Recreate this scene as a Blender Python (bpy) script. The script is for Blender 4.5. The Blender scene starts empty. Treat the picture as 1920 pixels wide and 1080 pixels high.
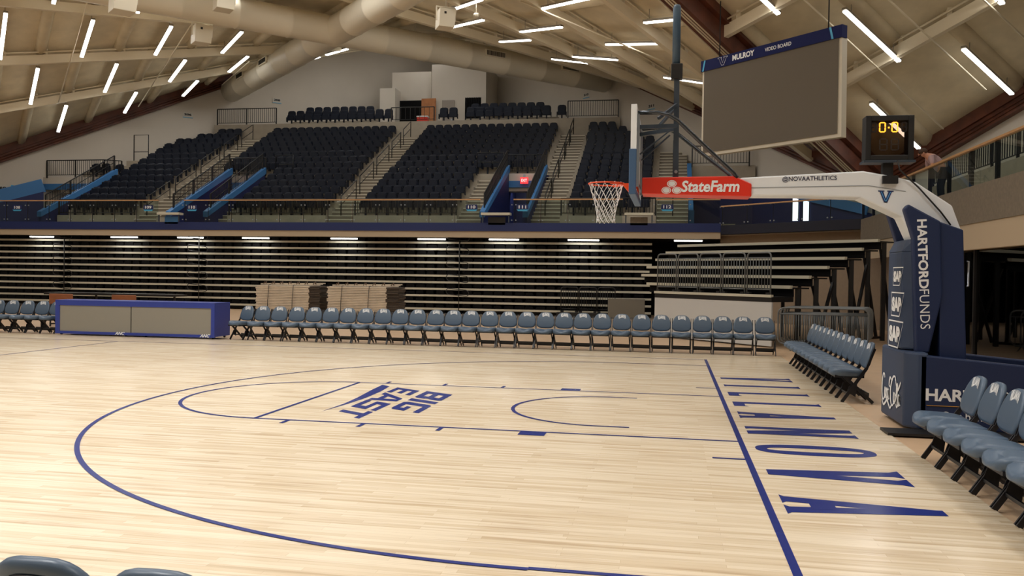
import bpy, math, random
from mathutils import Vector, Matrix
random.seed(4)
SC = bpy.context.scene
COL = SC.collection
PI = math.pi
# ---------------------------------------------------------------- camera, world, exposure
CAMP = Vector((-0.7686, -11.4814, 1.8140)); YAW, PIT, ROLL, FPX = -0.1836, -0.0159, 0.0140, 1593.33
_f = Vector((math.sin(YAW)*math.cos(PIT), math.cos(YAW)*math.cos(PIT), math.sin(PIT)))
_r0 = Vector((math.cos(YAW), -math.sin(YAW), 0)); _u0 = _r0.cross(_f)
_r = math.cos(ROLL)*_r0+math.sin(ROLL)*_u0; _u = -math.sin(ROLL)*_r0+math.cos(ROLL)*_u0
cam = bpy.data.cameras.new('camera'); cam.sensor_width = 36; cam.lens = FPX/1920*36; cam.clip_end = 300; cam.clip_start = .05
camo = bpy.data.objects.new('camera', cam); COL.objects.link(camo)
M = Matrix.Identity(4)
for i in range(3): M[i][0], M[i][1], M[i][2], M[i][3] = _r[i], _u[i], -_f[i], CAMP[i]
camo.matrix_world = M; SC.camera = camo
W = bpy.data.worlds.new('world'); SC.world = W; W.use_nodes = True
W.node_tree.nodes['Background'].inputs[0].default_value = (.80, .85, 1, 1); W.node_tree.nodes['Background'].inputs[1].default_value = .05
SC.view_settings.view_transform = 'Standard'; SC.view_settings.look = 'None'; SC.view_settings.exposure = 0.0; SC.view_settings.gamma = 1; SC.view_settings.use_curve_mapping = False
LAMP_COURT, LAMP_SEATS, LAMP_FILL = 98, 25, 340
def at(U, V, ax, val):
    'world point seen at measured pixel on the plane axis=val'
    d = _f+((U-960)*_r-(V-540)*_u)/FPX
    return CAMP+d*((val-CAMP[ax])/d[ax])
# ---------------------------------------------------------------- materials
MAT = {}
def lin(c): return tuple(((x/255)/12.92 if x/255 <= .04045 else ((x/255+.055)/1.055)**2.4) for x in c)+(1,)
def mat(name, rgb, rough=.6, metal=0, emit=0, noise=0, nscale=8, bump=0, coat=0, spec=.5):
    if name in MAT: return MAT[name]
    m = bpy.data.materials.new(name); m.use_nodes = True; nt = m.node_tree; b = nt.nodes['Principled BSDF']
    c = lin(rgb)
    b.inputs['Base Color'].default_value = c; b.inputs['Roughness'].default_value = rough; b.inputs['Metallic'].default_value = metal
    b.inputs['Coat Weight'].default_value = coat; b.inputs['Specular IOR Level'].default_value = spec
    if emit: b.inputs['Emission Color'].default_value = c; b.inputs['Emission Strength'].default_value = emit
    if noise or bump:
        tc = nt.nodes.new('ShaderNodeTexCoord'); n = nt.nodes.new('ShaderNodeTexNoise'); n.inputs['Scale'].default_value = nscale; n.inputs['Detail'].default_value = 5
        nt.links.new(tc.outputs['Object'], n.inputs['Vector'])
        if noise:
            r = nt.nodes.new('ShaderNodeValToRGB'); r.color_ramp.elements[0].position = .3; r.color_ramp.elements[1].position = .7
            r.color_ramp.elements[0].color = tuple(x*(1-noise) for x in c[:3])+(1,); r.color_ramp.elements[1].color = tuple(min(1, x*(1+noise)) for x in c[:3])+(1,)
            nt.links.new(n.outputs['Fac'], r.inputs[0]); nt.links.new(r.outputs[0], b.inputs['Base Color'])
        if bump:
            bp = nt.nodes.new('ShaderNodeBump'); bp.inputs['Strength'].default_value = bump; bp.inputs['Distance'].default_value = .05
            nt.links.new(n.outputs['Fac'], bp.inputs['Height']); nt.links.new(bp.outputs[0], b.inputs['Normal'])
    MAT[name] = m; return m
def glassmat(name, tint, refl=.08, rough=.02):
    if name in MAT: return MAT[name]
    m = bpy.data.materials.new(name); m.use_nodes = True; nt = m.node_tree; nt.nodes.clear()
    o = nt.nodes.new('ShaderNodeOutputMaterial'); t = nt.nodes.new('ShaderNodeBsdfTransparent'); g = nt.nodes.new('ShaderNodeBsdfGlossy'); x = nt.nodes.new('ShaderNodeMixShader'); fr = nt.nodes.new('ShaderNodeFresnel')
    t.inputs[0].default_value = lin(tint); g.inputs['Roughness'].default_value = rough; fr.inputs[0].default_value = 1.5
    nt.links.new(fr.outputs[0], x.inputs[0]); nt.links.new(t.outputs[0], x.inputs[1]); nt.links.new(g.outputs[0], x.inputs[2]); nt.links.new(x.outputs[0], o.inputs[0])
    MAT[name] = m; return m
def woodfloor():
    m = bpy.data.materials.new('maple_floor'); m.use_nodes = True; nt = m.node_tree; b = nt.nodes['Principled BSDF']; L = nt.links.new; N = nt.nodes.new
    tc = N('ShaderNodeTexCoord'); br = N('ShaderNodeTexBrick'); br.inputs['Scale'].default_value = 1; br.inputs['Brick Width'].default_value = 1.05; br.inputs['Row Height'].default_value = .057
    br.inputs['Mortar Size'].default_value = .0007; br.inputs['Mortar Smooth'].default_value = .3; br.offset = .37; br.offset_frequency = 2; br.squash = 1.4; br.squash_frequency = 3
    br.inputs['Color1'].default_value = lin((235, 220, 195)); br.inputs['Color2'].default_value = lin((213, 192, 160)); br.inputs['Mortar'].default_value = lin((180, 156, 122)); br.inputs['Bias'].default_value = -.25
    L(tc.outputs['Object'], br.inputs['Vector'])
    mp = N('ShaderNodeMapping'); mp.inputs['Scale'].default_value = (.9, 17.5, 1); n1 = N('ShaderNodeTexNoise'); n1.inputs['Scale'].default_value = 1; n1.inputs['Detail'].default_value = 3
    L(tc.outputs['Object'], mp.inputs[0]); L(mp.outputs[0], n1.inputs['Vector'])
    r1 = N('ShaderNodeValToRGB'); e = r1.color_ramp.elements; e[0].position = .26; e[0].color = (.66, .57, .48, 1); e[1].position = .5; e[1].color = (1, 1, 1, 1)
    L(n1.outputs['Fac'], r1.inputs[0])
    mx = N('ShaderNodeMix'); mx.data_type = 'RGBA'; mx.blend_type = 'MULTIPLY'; mx.inputs[0].default_value = .72
    L(br.outputs['Color'], mx.inputs[6]); L(r1.outputs[0], mx.inputs[7])
    n2 = N('ShaderNodeTexNoise'); n2.inputs['Scale'].default_value = .35; r2 = N('ShaderNodeValToRGB'); r2.color_ramp.elements[0].position = .35; r2.color_ramp.elements[0].color = (.92, .9, .87, 1); r2.color_ramp.elements[1].position = .65
    L(tc.outputs['Object'], n2.inputs['Vector']); L(n2.outputs['Fac'], r2.inputs[0])
    mx2 = N('ShaderNodeMix'); mx2.data_type = 'RGBA'; mx2.blend_type = 'MULTIPLY'; mx2.inputs[0].default_value = 1
    L(mx.outputs[2], mx2.inputs[6]); L(r2.outputs[0], mx2.inputs[7]); L(mx2.outputs[2], b.inputs['Base Color'])
    b.inputs['Roughness'].default_value = .24; b.inputs['Specular IOR Level'].default_value = .32
    MAT['maple'] = m; return m
WOOD = woodfloor()
PAINT = mat('court_paint', (22, 40, 116), .26, spec=.25)
FLOORO = mat('rubber_floor', (198, 168, 136), .45, noise=.05, nscale=3)
WALL = mat('wall_paint', (206, 198, 186), .8, noise=.03, nscale=.7)
CONC = mat('precast', (168, 158, 142), .75, noise=.07, nscale=2.5)
STEP = mat('stair_concrete', (132, 122, 106), .7, noise=.05, nscale=4)  # darkened to put the shade of the risers into the colour
NAVY = mat('navy_paint', (26, 38, 92), .5)
LBLUE = mat('light_blue_paint', (62, 122, 182), .5)
FOAM = mat('ceiling_foam', (212, 198, 168), .9, noise=.10, nscale=1.3, bump=.5)
BEAM = mat('beam_paint', (226, 214, 188), .6)
GLU = mat('glulam_wood', (88, 45, 28), .5, noise=.35, nscale=2.2)
DUCT = mat('duct_paint', (228, 220, 200), .45)
BLACK = mat('black_metal', (22, 22, 24), .45)
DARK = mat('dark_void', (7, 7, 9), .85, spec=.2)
SEATU = mat('navy_seat_plastic', (12, 21, 38), .5, spec=.3)
ALU = mat('aluminium_nosing', (204, 200, 182), .5)
CUSH = mat('chair_vinyl', (80, 98, 118), .36, spec=.5)
CHLEG = mat('chair_frame_paint', (26, 27, 33), .4)
WHITE = mat('white_print', (236, 238, 240), .5)
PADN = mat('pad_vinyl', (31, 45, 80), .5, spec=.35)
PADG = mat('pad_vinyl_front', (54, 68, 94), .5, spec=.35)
WHITEM = mat('white_enamel', (232, 236, 240), .35)
RED = mat('red_vinyl', (222, 52, 34), .35)
ORANGE = mat('rim_orange', (232, 78, 30), .4)
NETM = mat('net_cord', (238, 238, 240), .8)
GREYM = mat('grey_steel', (70, 80, 92), .35, metal=.4)
SILV = mat('silver_steel', (170, 178, 188), .3, metal=.6)
SCREEN = mat('screen_off', (102, 94, 82), .75)
SCREEN2 = mat('led_table_screen', (142, 138, 128), .7)
TBLUE = mat('table_blue', (44, 62, 148), .42)
HDR = mat('board_header', (22, 30, 82), .6, spec=.15)
CYAN = mat('cyan_strip', (70, 170, 215), .4)
CREAM = mat('board_casing', (214, 206, 188), .5)
CAPW = mat('oak_cap', (196, 150, 104), .4, noise=.1, nscale=6)
GLASS = glassmat('rail_glass', (206, 220, 214))
GLASSD = glassmat('lobby_glass', (176, 178, 178))
GLASSB = glassmat('board_glass', (232, 244, 242))
PANEL = mat('grey_panel', (206, 206, 204), .7)
RAILG = mat('guard_rail_grey', (112, 116, 118), .4, metal=.3)
TAN = mat('tan_wall', (150, 132, 112), .8, noise=.04)
BROWNB = mat('balcony_band', (122, 112, 98), .8, noise=.12, nscale=14)
BEIGEB = mat('balcony_soffit_band', (190, 172, 146), .75)
EXITR = mat('exit_red', (235, 50, 55), .5, emit=1.6)
TUBE = mat('lamp_diffuser', (255, 252, 244), .5, emit=6)
HOUS = mat('lamp_housing', (150, 142, 128), .5)
# ---------------------------------------------------------------- mesh helper
class MB:
    def __init__(s): s.v = []; s.f = []; s.mi = []; s.sm = []; s.m = 0; s.smooth = False
    def face(s, idx): s.f.append(tuple(idx)); s.mi.append(s.m); s.sm.append(s.smooth)
    def add(s, vs, fs):
        o = len(s.v); s.v += [tuple(x) for x in vs]
        for f in fs: s.face([o+i for i in f])
        return s
    def box(s, x0, x1, y0, y1, z0, z1, M=None):
        vs = [Vector((x, y, z)) for x in (x0, x1) for y in (y0, y1) for z in (z0, z1)]
        if M: vs = [M@v for v in vs]
        return s.add(vs, [(0, 1, 3, 2), (4, 6, 7, 5), (0, 4, 5, 1), (2, 3, 7, 6), (0, 2, 6, 4), (1, 5, 7, 3)])
    def bar(s, a, b, w, h=None, up=(0, 0, 1)):
        a, b = Vector(a), Vector(b); h = h or w; d = (b-a).normalized(); u = Vector(up)
        if abs(d.dot(u)) > .98: u = Vector((0, 1, 0))
        x = d.cross(u).normalized(); y = x.cross(d)
        vs = [p+x*sx*w/2+y*sy*h/2 for p in (a, b) for sx, sy in ((-1, -1), (1, -1), (1, 1), (-1, 1))]
        return s.add(vs, [(3, 2, 1, 0), (4, 5, 6, 7), (0, 1, 5, 4), (1, 2, 6, 5), (2, 3, 7, 6), (3, 0, 4, 7)])
    def tube(s, pts, r, n=8, closed=False, cap=True):
        pts = [Vector(p) for p in pts]; N = len(pts); rr = r if isinstance(r, (list, tuple)) else [r]*N
        sm = s.smooth; s.smooth = True; o = len(s.v); u = None
        for i, p in enumerate(pts):
            a = pts[(i-1) % N] if closed or i else p; b = pts[(i+1) % N] if closed or i < N-1 else p
            d = (b-a).normalized()
            if u is None: u = d.orthogonal().normalized()
            u = (u-d*u.dot(d)).normalized(); w = d.cross(u)
            for k in range(n):
                t = 2*PI*k/n; s.v.append(tuple(p+(u*math.cos(t)+w*math.sin(t))*rr[i]))
        for i in range(N if closed else N-1):
            j = (i+1) % N
            for k in range(n): s.face((o+i*n+k, o+i*n+(k+1) % n, o+j*n+(k+1) % n, o+j*n+k))
        s.smooth = False
        if cap and not closed:
            s.face([o+k for k in range(n)][::-1]); s.face([o+(N-1)*n+k for k in range(n)])
        s.smooth = sm; return s
    def prism(s, poly, O, X, Y, D):
        'polygon in plane O + x*X + y*Y extruded by vector D'
        O, X, Y, D = Vector(O), Vector(X), Vector(Y), Vector(D); n = len(poly)
        vs = [O+X*a+Y*b for a, b in poly]+[O+X*a+Y*b+D for a, b in poly]
        ar = sum(poly[i][0]*poly[(i+1) % n][1]-poly[(i+1) % n][0]*poly[i][1] for i in range(n))
        flip = (ar > 0) == (X.cross(Y).dot(D) > 0)
        F = [tuple(range(n)), tuple(range(2*n-1, n-1, -1))]+[((i+1) % n, i, n+i, n+(i+1) % n) for i in range(n)]
        if flip: F = [tuple(reversed(f)) for f in F]
        return s.add(vs, F)
    def loft(s, rings, cap=True, smooth=True):
        n = len(rings[0]); o = len(s.v); sm = s.smooth
        for r in rings: s.v += [tuple(p) for p in r]
        s.smooth = smooth
        for i in range(len(rings)-1):
            for k in range(n): s.face((o+i*n+k, o+i*n+(k+1) % n, o+(i+1)*n+(k+1) % n, o+(i+1)*n+k))
        if cap: s.face([o+k for k in range(n)][::-1]); s.face([o+(len(rings)-1)*n+k for k in range(n)])
        s.smooth = sm; return s
    def text(s, txt, O, X, Y, w=None, h=None, shear=0, bold=0, res=3):
        'flat lettering: O lower-left corner, X and Y unit directions'
        vs, fs = textmesh(txt, shear, bold, res)
        x0 = min(v[0] for v in vs); x1 = max(v[0] for v in vs); y0 = min(v[1] for v in vs); y1 = max(v[1] for v in vs)
        kx = w/(x1-x0) if w else h/(y1-y0); ky = h/(y1-y0) if h else kx
        O, X, Y = Vector(O), Vector(X), Vector(Y)
        return s.add([O+X*(v[0]-x0)*kx+Y*(v[1]-y0)*ky for v in vs], fs)
    def obj(s, name, mats, parent=None, label=None, bevel=0, loc=None, segs=2):
        me = bpy.data.meshes.new(name); me.from_pydata(s.v, [], s.f)
        if not isinstance(mats, (list, tuple)): mats = [mats]
        for m in mats: me.materials.append(m)
        me.polygons.foreach_set('material_index', s.mi); me.polygons.foreach_set('use_smooth', s.sm); me.update()
        o = bpy.data.objects.new(name, me); COL.objects.link(o)
        if parent: o.parent = parent
        if loc: o.location = loc
        if label: o['label'] = label
        if bevel:
            b = o.modifiers.new('bevel', 'BEVEL'); b.width = bevel; b.segments = segs; b.limit_method = 'ANGLE'; b.angle_limit = .6
        return o
_tc = {}
def textmesh(txt, shear, bold, res):
    k = (txt, shear, bold, res)
    if k not in _tc:
        c = bpy.data.curves.new('t', 'FONT'); c.body = txt; c.shear = shear; c.offset = bold; c.resolution_u = res; c.fill_mode = 'FRONT'
        o = bpy.data.objects.new('t', c); me = bpy.data.meshes.new_from_object(o)
        _tc[k] = ([(v.co.x, v.co.y) for v in me.vertices], [tuple(p.vertices) for p in me.polygons])
        bpy.data.objects.remove(o); bpy.data.curves.remove(c); bpy.data.meshes.remove(me)
    return _tc[k]
def tag(o, label, cat, group=None, kind=None):
    o['label'] = label; o['category'] = cat
    if group: o['group'] = group
    if kind: o['kind'] = kind
    return o
def thing(name, label, cat, loc=(0, 0, 0), rz=0, group=None):
    o = bpy.data.objects.new(name, None); COL.objects.link(o); o.location = loc; o.rotation_euler = (0, 0, rz); o.empty_display_size = .1
    return tag(o, label, cat, group)
def struct(o, label=None):
    o['kind'] = 'structure'
    if label: o['label'] = label
    return o
def dup(root, loc, rz, label, group=None):
    def cp(o, par):
        c = o.copy(); COL.objects.link(c)
        if par: c.parent = par
        for ch in o.children: cp(ch, c)
        return c
    r = cp(root, None); r.location = loc; r.rotation_euler = (0, 0, rz); r['label'] = label
    if group: r['group'] = group
    return r
ORD = ['first', 'second', 'third', 'fourth', 'fifth', 'sixth', 'seventh', 'eighth', 'ninth', 'tenth', 'eleventh', 'twelfth', 'thirteenth', 'fourteenth', 'fifteenth', 'sixteenth', 'seventeenth', 'eighteenth', 'nineteenth', 'twentieth']
ORD += ['twenty-'+x for x in ORD[:9]]+['thirtieth']
V3 = Vector
# ---------------------------------------------------------------- room shell
Cc, Fc, Rc, Lc = V3((-16.531, 2.3, 21.9)), V3((-16.531, 51.09, 21.9)), V3((7.865, 26.696, 5.446)), V3((-40.927, 26.696, 5.446))
def surf(a, b, q=0, dz=0):
    p = Lc*(1-a)*(1-b)+Fc*a*(1-b)+Cc*(1-a)*b+Rc*a*b
    t = -q*PI/2; x, y = p.x-Cc.x, p.y-Cc.y
    return V3((Cc.x+x*math.cos(t)-y*math.sin(t), Cc.y+x*math.sin(t)+y*math.cos(t), p.z+dz))
EDGE_X = 1.80
# court floor with its painted lines and lettering
fl = MB(); fl.box(-32, EDGE_X, -12.6, 9.02, -.06, 0)
court = struct(fl.obj('floor', WOOD))
fo = MB(); fo.box(-75, 45, -50, 55, -.3, -.02); struct(fo.obj('floor', FLOORO))
e = .002
mk = MB()
def rect(x0, x1, y0, y1):
    global e
    e += .00012; mk.add([(x0, y0, e), (x1, y0, e), (x1, y1, e), (x0, y1, e)], [(0, 1, 2, 3)])
def arc(cx, cy, r, w, a0, a1, n=96):
    global e
    e += .00012; o = len(mk.v)
    for i in range(n+1):
        t = a0+(a1-a0)*i/n
        for rr in (r-w/2, r+w/2): mk.v.append((cx+rr*math.cos(t), cy+rr*math.sin(t), e))
    for i in range(n): mk.face((o+2*i, o+2*i+1, o+2*i+3, o+2*i+2))
ft = .3048
rect(0, .06, -7.67, 7.62); rect(-28.65, .06, 7.62, 7.67); rect(-28.65, .06, -7.67, -7.62); rect(-14.36, -14.31, -7.62, 7.62)
for s in (1, -1):
    y = s*5.917*ft; rect(-5.79, 0, y-.025, y+.025)
    ye = s*6.667*ft; yi = s*6*ft; a, b = min(ye, yi), max(ye, yi)
    rect(-8*ft, -7*ft, a, b)
    for k in (11, 14.17, 17.33): rect(-(k+.17)*ft, -k*ft, a, b)
    y = s*9*ft; rect(-.32, 0, y-.025, y+.025)
    y = s*4.083*ft; rect(-1.6, -1.22, y-.025, y+.025)
    y = s*6.33; rect(-1.6, 0, y-.025, y+.025)
rect(-5.79, -5.74, -1.8, 1.8)
arc(-5.765, 0, 1.804, .05, PI/2, 3*PI/2); arc(-1.6, 0, 1.245, .05, PI/2, 3*PI/2); arc(-1.6, 0, 6.345, .05, PI/2-.0, 3*PI/2+.0, 160)
arc(-14.335, 0, 1.804, .05, 0, 2*PI)
mk.obj('court_lines', PAINT, court); e = .002
# baseline lettering: x runs from foot (0) to head (1), y to the right of the letter
def slab(P):
    for j, poly in enumerate(P): lt.add([(.155+1.215*h, yc-(w-.5)*lw, e+.0006*j) for w, h in poly], [tuple(range(len(poly)))])
lt = MB(); t = .17
LET = {'V': [[(-.04, 1), (.08, .93), (.32, 0), (.66, 0), (.40, .93), (.50, 1)], [(.36, 0), (.70, 0), (.96, .93), (1.06, 1), (.56, 1), (.66, .93)]],
 'I': [[(.30, .04), (.70, .04), (.70, .96), (.30, .96)], [(.2, 0), (.8, 0), (.70, .04), (.30, .04)], [(.30, .96), (.70, .96), (.8, 1), (.2, 1)]],
 'L': [[(.12, .0), (.46, .0), (.46, .96), (.12, .96)], [(.02, 1), (.12, .96), (.46, .96), (.56, 1)], [(.46, 0), (.96, 0), (.96, .17), (.84, .13), (.46, .13)]],
 'A': [[(-.06, 0), (.04, .03), (.38, 1), (.66, 1), (.36, .03), (.46, 0)], [(.56, 0), (.66, .03), (.36, 1), (.66, 1), (.98, .03), (1.08, 0)], [(.26, .17), (.76, .17), (.68, .33), (.34, .33)]],
 'N': [[(.0, 0), (.36, 0), (.30, .04), (.30, .96), (.0, 1)], [(.0, 1), (.36, 1), (1.0, 0), (.62, 0)], [(.70, .04), (1.0, 0), (1.0, .96), (1.06, 1), (.62, 1), (.70, .96)]]}
for ch, yc, lw in zip('VILLANOVA', (4.23, 3.2, 2.18, 1.12, .12, -1.02, -2.12, -3.24, -4.38), (.5, .45, .5, .5, .5, .5, .5, .56, .52)):
    if ch == 'O':
        o = len(lt.v); n = 40
        for i in range(n):
            for k in (1, .34):
                a = 2*PI*i/n; c = math.copysign(abs(math.cos(a))**.75, math.cos(a)); s = math.copysign(abs(math.sin(a))**.75, math.sin(a))
                lt.v.append((.155+1.215*(.5+.5*c*(1 if k == 1 else .80)), yc+.27*s*k, e))
        for i in range(n): lt.face((o+2*i, o+2*((i+1) % n), o+2*((i+1) % n)+1, o+2*i+1))
    else: slab(LET[ch])
lt.obj('baseline_lettering', PAINT, court)
# conference mark in the lane, blocky slanted letters drawn as polygons; u reads to -y, v up to +x
lg = MB()
def G(x0, x1, y0, y1, polys, sl=-.62):
    for j, P in enumerate(polys): lg.add([(x0+(x1-x0)*v, y0+(y1-y0)*u-.272*v, e+.0005*j) for u, v in P], [tuple(range(len(P)))])
def R4(a, b, c, d): return [(a, c), (b, c), (b, d), (a, d)]
B_ = [R4(0, .3, 0, 1), [(.3, 0), (.92, 0), (1, .1), (1, .22), (.3, .22)], R4(.3, .94, .4, .6), [(.3, .8), (1, .8), (1, .9), (.92, 1), (.3, 1)], R4(.7, 1, .22, .42), R4(.7, 1, .58, .8)]
I_ = [R4(0, 1, 0, 1)]
G_ = [[(0, .12), (.1, 0), (.3, 0), (.3, 1), (.1, 1), (0, .9)], R4(.3, 1, .8, 1), R4(.3, .9, 0, .2), R4(.72, 1, .05, .5), R4(.5, .72, .34, .5)]
E_ = [R4(0, .3, 0, 1), R4(.3, 1, 0, .2), R4(.3, .9, .4, .6), R4(.3, 1, .8, 1)]
A_ = [[(-.1, 0), (.2, 0), (.58, 1), (.34, 1)], [(.84, 0), (1.14, 0), (.78, 1), (.5, 1)], R4(.2, .85, .2, .4)]
S_ = [R4(0, 1, .8, 1), R4(0, .3, .42, .8), R4(0, 1, .42, .6), R4(.7, 1, 0, .42), R4(0, .7, 0, .2)]
T_ = [R4(0, 1, .8, 1), R4(.36, .66, 0, .8)]
G(-4.42, -3.94, 1.12, .44, B_); G(-4.42, -3.94, .34, .14, I_); G(-4.42, -3.94, .03, -.64, G_)
G(-4.98, -4.53, 1.39, .86, E_); G(-4.98, -4.53, .74, .12, A_); G(-4.98, -4.53, .02, -.62, S_); G(-4.98, -4.53, -.70, -1.22, T_)
sw = [(-5.31, 1.62), (-5.27, 1.0), (-5.19, .2), (-5.16, -.4), (-5.19, -1.13), (-5.10, -.42), (-5.06, .2), (-5.08, .9), (-5.14, 1.48)]
lg.add([(x, y, e) for x, y in sw], [(0, 1, 7, 8), (1, 2, 6, 7), (2, 3, 5, 6), (3, 4, 5)])
lg.obj('lane_lettering', PAINT, court)
# walls of the arena
wn = ['wall_far_left', 'wall_far_right', 'wall_right', 'wall_near_right', 'wall_near', 'wall_near_left', 'wall_left', 'wall_back_left']
for q in range(4):
    for i, (A, B) in enumerate((((0, 0), (1, 0)), ((1, 0), (1, 1)))):
        m = MB(); P = [surf(*A, q, .8), surf(*B, q, .8)]; n = (P[1]-P[0]).cross(V3((0, 0, 1))); n.z = 0; n.normalize()
        c = surf(.5, .5, q); n = n if n.dot(P[0]-c) > 0 else -n
        for d in (0, .4): m.v += [tuple(V3((p.x, p.y, z))+n*d) for p, z in ((P[0], -.3), (P[1], -.3), (P[1], P[1].z), (P[0], P[0].z))]
        for f in ((0, 1, 2, 3), (4, 5, 6, 7), (0, 1, 5, 4), (2, 3, 7, 6), (1, 2, 6, 5), (3, 0, 4, 7)): m.face(f)
        struct(m.obj(wn[2*q+i] if i == 0 else wn[(2*q+1)], WALL))
# roof: four saddle-shaped quarters with joists, beams and timber edge beams
N = 24
dk = MB(); dk.smooth = True
for q in range(4):
    for dz in (.78,):
        o = len(dk.v)
        for i in range(N+1):
            for j in range(N+1): dk.v.append(tuple(surf(i/N, j/N, q, dz)))
        for i in range(N):
            for j in range(N): dk.face((o+i*(N+1)+j, o+(i+1)*(N+1)+j, o+(i+1)*(N+1)+j+1, o+i*(N+1)+j+1))
ceil = struct(dk.obj('ceiling', FOAM)); sol = ceil.modifiers.new('thick', 'SOLIDIFY'); sol.thickness = .2; sol.offset = 0
BE = [0, .163, .289, .415, .585, .70, .805, .91, 1]
for q in range(4):
    jm = MB()
    for r in range(8):
        b0, b1 = BE[r]+(.012 if r == 0 else 0), BE[r+1]
        off = .0675 if r % 2 == 0 else .0187
        k = 0
        while off+.0975*k < .985:
            a = off+.0975*k; k += 1; n = 4
            rings = []
            for i in range(n+1):
                b = b0+(b1-b0)*i/n; p = surf(a, b, q, .40); dx = (surf(a+.001, b, q)-surf(a, b, q)).normalized()
                rings.append([p+dx*.30+V3((0, 0, .36)), p+dx*.19+V3((0, 0, .06)), p+V3((0, 0, -.02)), p-dx*.19+V3((0, 0, .06)), p-dx*.30+V3((0, 0, .36))])
            jm.loft(rings)
    jm.obj('joist', FOAM, ceil)
    for b in BE[1:-1]:
        m = MB(); A, B = surf(0, b, q), surf(1, b, q); m.bar(A+V3((0, 0, .2)), B+V3((0, 0, .2)), .22, .40)
        d = (B-A)*(1/41)
        for i in range(1, 41, 2): m.bar(A+d*i+V3((0, 0, .35)), A+d*i+V3((0, 0, .75)), .14)
        m.obj('ceiling_beam', BEAM, ceil)
        m = MB(); s_ = (surf(0, b+.01, q)-A).normalized()*.22; m.tube([A+s_+V3((0, 0, .42)), B+s_+V3((0, 0, .42))], .035, 6); m.obj('conduit', BEAM, ceil)
    # edge beams at the walls, brown near the low point and painted near the high corner
    def edge(A, B, t0, t1, mt, nm, dep, c):
        P, Q = A+(B-A)*t0, A+(B-A)*t1
        n = V3((B.y-A.y, A.x-B.x, 0)).normalized(); n = n if n.dot(c-A) > 0 else -n
        m = MB(); m.bar(P+n*.22+V3((0, 0, dep/2)), Q+n*.22+V3((0, 0, dep/2)), .36, dep)
        if mt is GLU:
            m.bar(P+n*.46+V3((0, 0, dep*.68)), Q+n*.46+V3((0, 0, dep*.68)), .14, dep*.6)
            for z in (.08, .22): m.tube([P+n*.44+V3((0, 0, z)), Q+n*.44+V3((0, 0, z))], .03, 6)
        m.obj(nm, mt, ceil)
    c = surf(.5, .5, q)
    L_, F_, R_ = surf(0, 0, q), surf(1, 0, q), surf(1, 1, q)
    edge(L_, F_, 0, .5, GLU, 'timber_beam', 1.1, c); edge(L_, F_, .5, 1, BEAM, 'painted_beam', .62, c)
    edge(R_, F_, 0, .5, GLU, 'timber_beam', 1.1, c); edge(R_, F_, .5, 1, BEAM, 'painted_beam', .62, c)
    m = MB(); m.bar(surf(.5, 0, q, .85), surf(1, 0, q, .85), .3, .5); m.bar(surf(1, .5, q, .85), surf(1, 0, q, .85), .3, .5); m.obj('dark_vent_strip', DARK, ceil)  # dark strip filling the gap above the painted edge beams
    m = MB(); A, B = surf(1, 1, q), surf(0, 1, q)+V3((0, 0, 0)); m.bar(A+V3((0, 0, .45)), B+V3((0, 0, .45)), .62, 1.2)
    hx = (B-A).cross(V3((0, 0, 1))).normalized()
    for s_ in (-.42, .42): m.bar(A+hx*s_+V3((0, 0, .75)), B+hx*s_+V3((0, 0, .75)), .24, .6)
    m.obj('valley_beam', GLU, ceil)
    m = MB()
    for s_ in (-.1, .02, .13, .36): m.tube([A+hx*s_+V3((0, 0, -.2)), B+hx*s_+V3((0, 0, -.2))], .04, 6)
    m.obj('conduit', BEAM, ceil)
# thin sprinkler pipes under the roof
for (a0, b0), (a1, b1) in (((.33, .43), (.33, .07)), ((.20, .45), (.20, .17)), ((.46, .25), (.47, .06)), ((.60, .80), (.75, .88))):
    m = MB(); m.tube([surf(a0, b0, 0, -.05), surf(a1, b1, 0, -.05)], .03, 6); m.obj('sprinkler_pipe', BEAM, ceil)
for (a0, b0), (a1, b1) in (((.10, .32), (.10, .04)), ((.155, .30), (.155, .06)), ((.21, .30), (.21, .06))):
    m = MB(); m.tube([surf(a0, b0, 1, -.05), surf(a1, b1, 1, -.05)], .03, 6); m.obj('sprinkler_pipe', BEAM, ceil)
# ---------------------------------------------------------------- strip lights (each carries its own lamp)
def strip(P, Q, label, power, group='strip lights under the roof', seen=True):
    P, Q = V3(P), V3(Q); mid = (P+Q)/2
    t = thing('strip_light', label, 'light', mid, 0, group)
    m = MB(); m.bar(P-mid+V3((0, 0, .07)), Q-mid+V3((0, 0, .07)), .17, .08); m.obj('lamp_housing', HOUS, t)
    d = (Q-P).normalized(); m = MB(); m.bar(P-mid+d*.03, Q-mid-d*.03, .15, .055); m.obj('lamp_diffuser', TUBE, t)
    for k in (.12, .88):
        m = MB(); p = P+(Q-P)*k-mid; m.tube([p+V3((0, 0, .1)), p+V3((0, 0, .5))], .012, 5); m.obj('hanger', HOUS, t)
    la = bpy.data.lights.new('lamp', 'AREA'); la.shape = 'RECTANGLE'; la.size = .14; la.size_y = (Q-P).length*.95; la.energy = power; la.color = (1, .995, .975)
    lo = bpy.data.objects.new('lamp', la); COL.objects.link(lo); lo.parent = t
    z = V3((0, 0, 1)); y = d; x = y.cross(z).normalized(); z = x.cross(y)
    lo.matrix_local = Matrix(((x.x, y.x, z.x, 0), (x.y, y.y, z.y, 0), (x.z, y.z, z.z, -.04), (0, 0, 0, 1)))
    return t
ROWS = [('eaves row', .05, .149, [.213, .312, .406]), ('second row from the eaves', .175, .277, [.163, .262, .356, .449]), ('third row from the eaves', .303, .402, [.117, .213, .308, .402]), ('fourth row from the eaves', .43, .53, [.165, .26, .355])]
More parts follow.
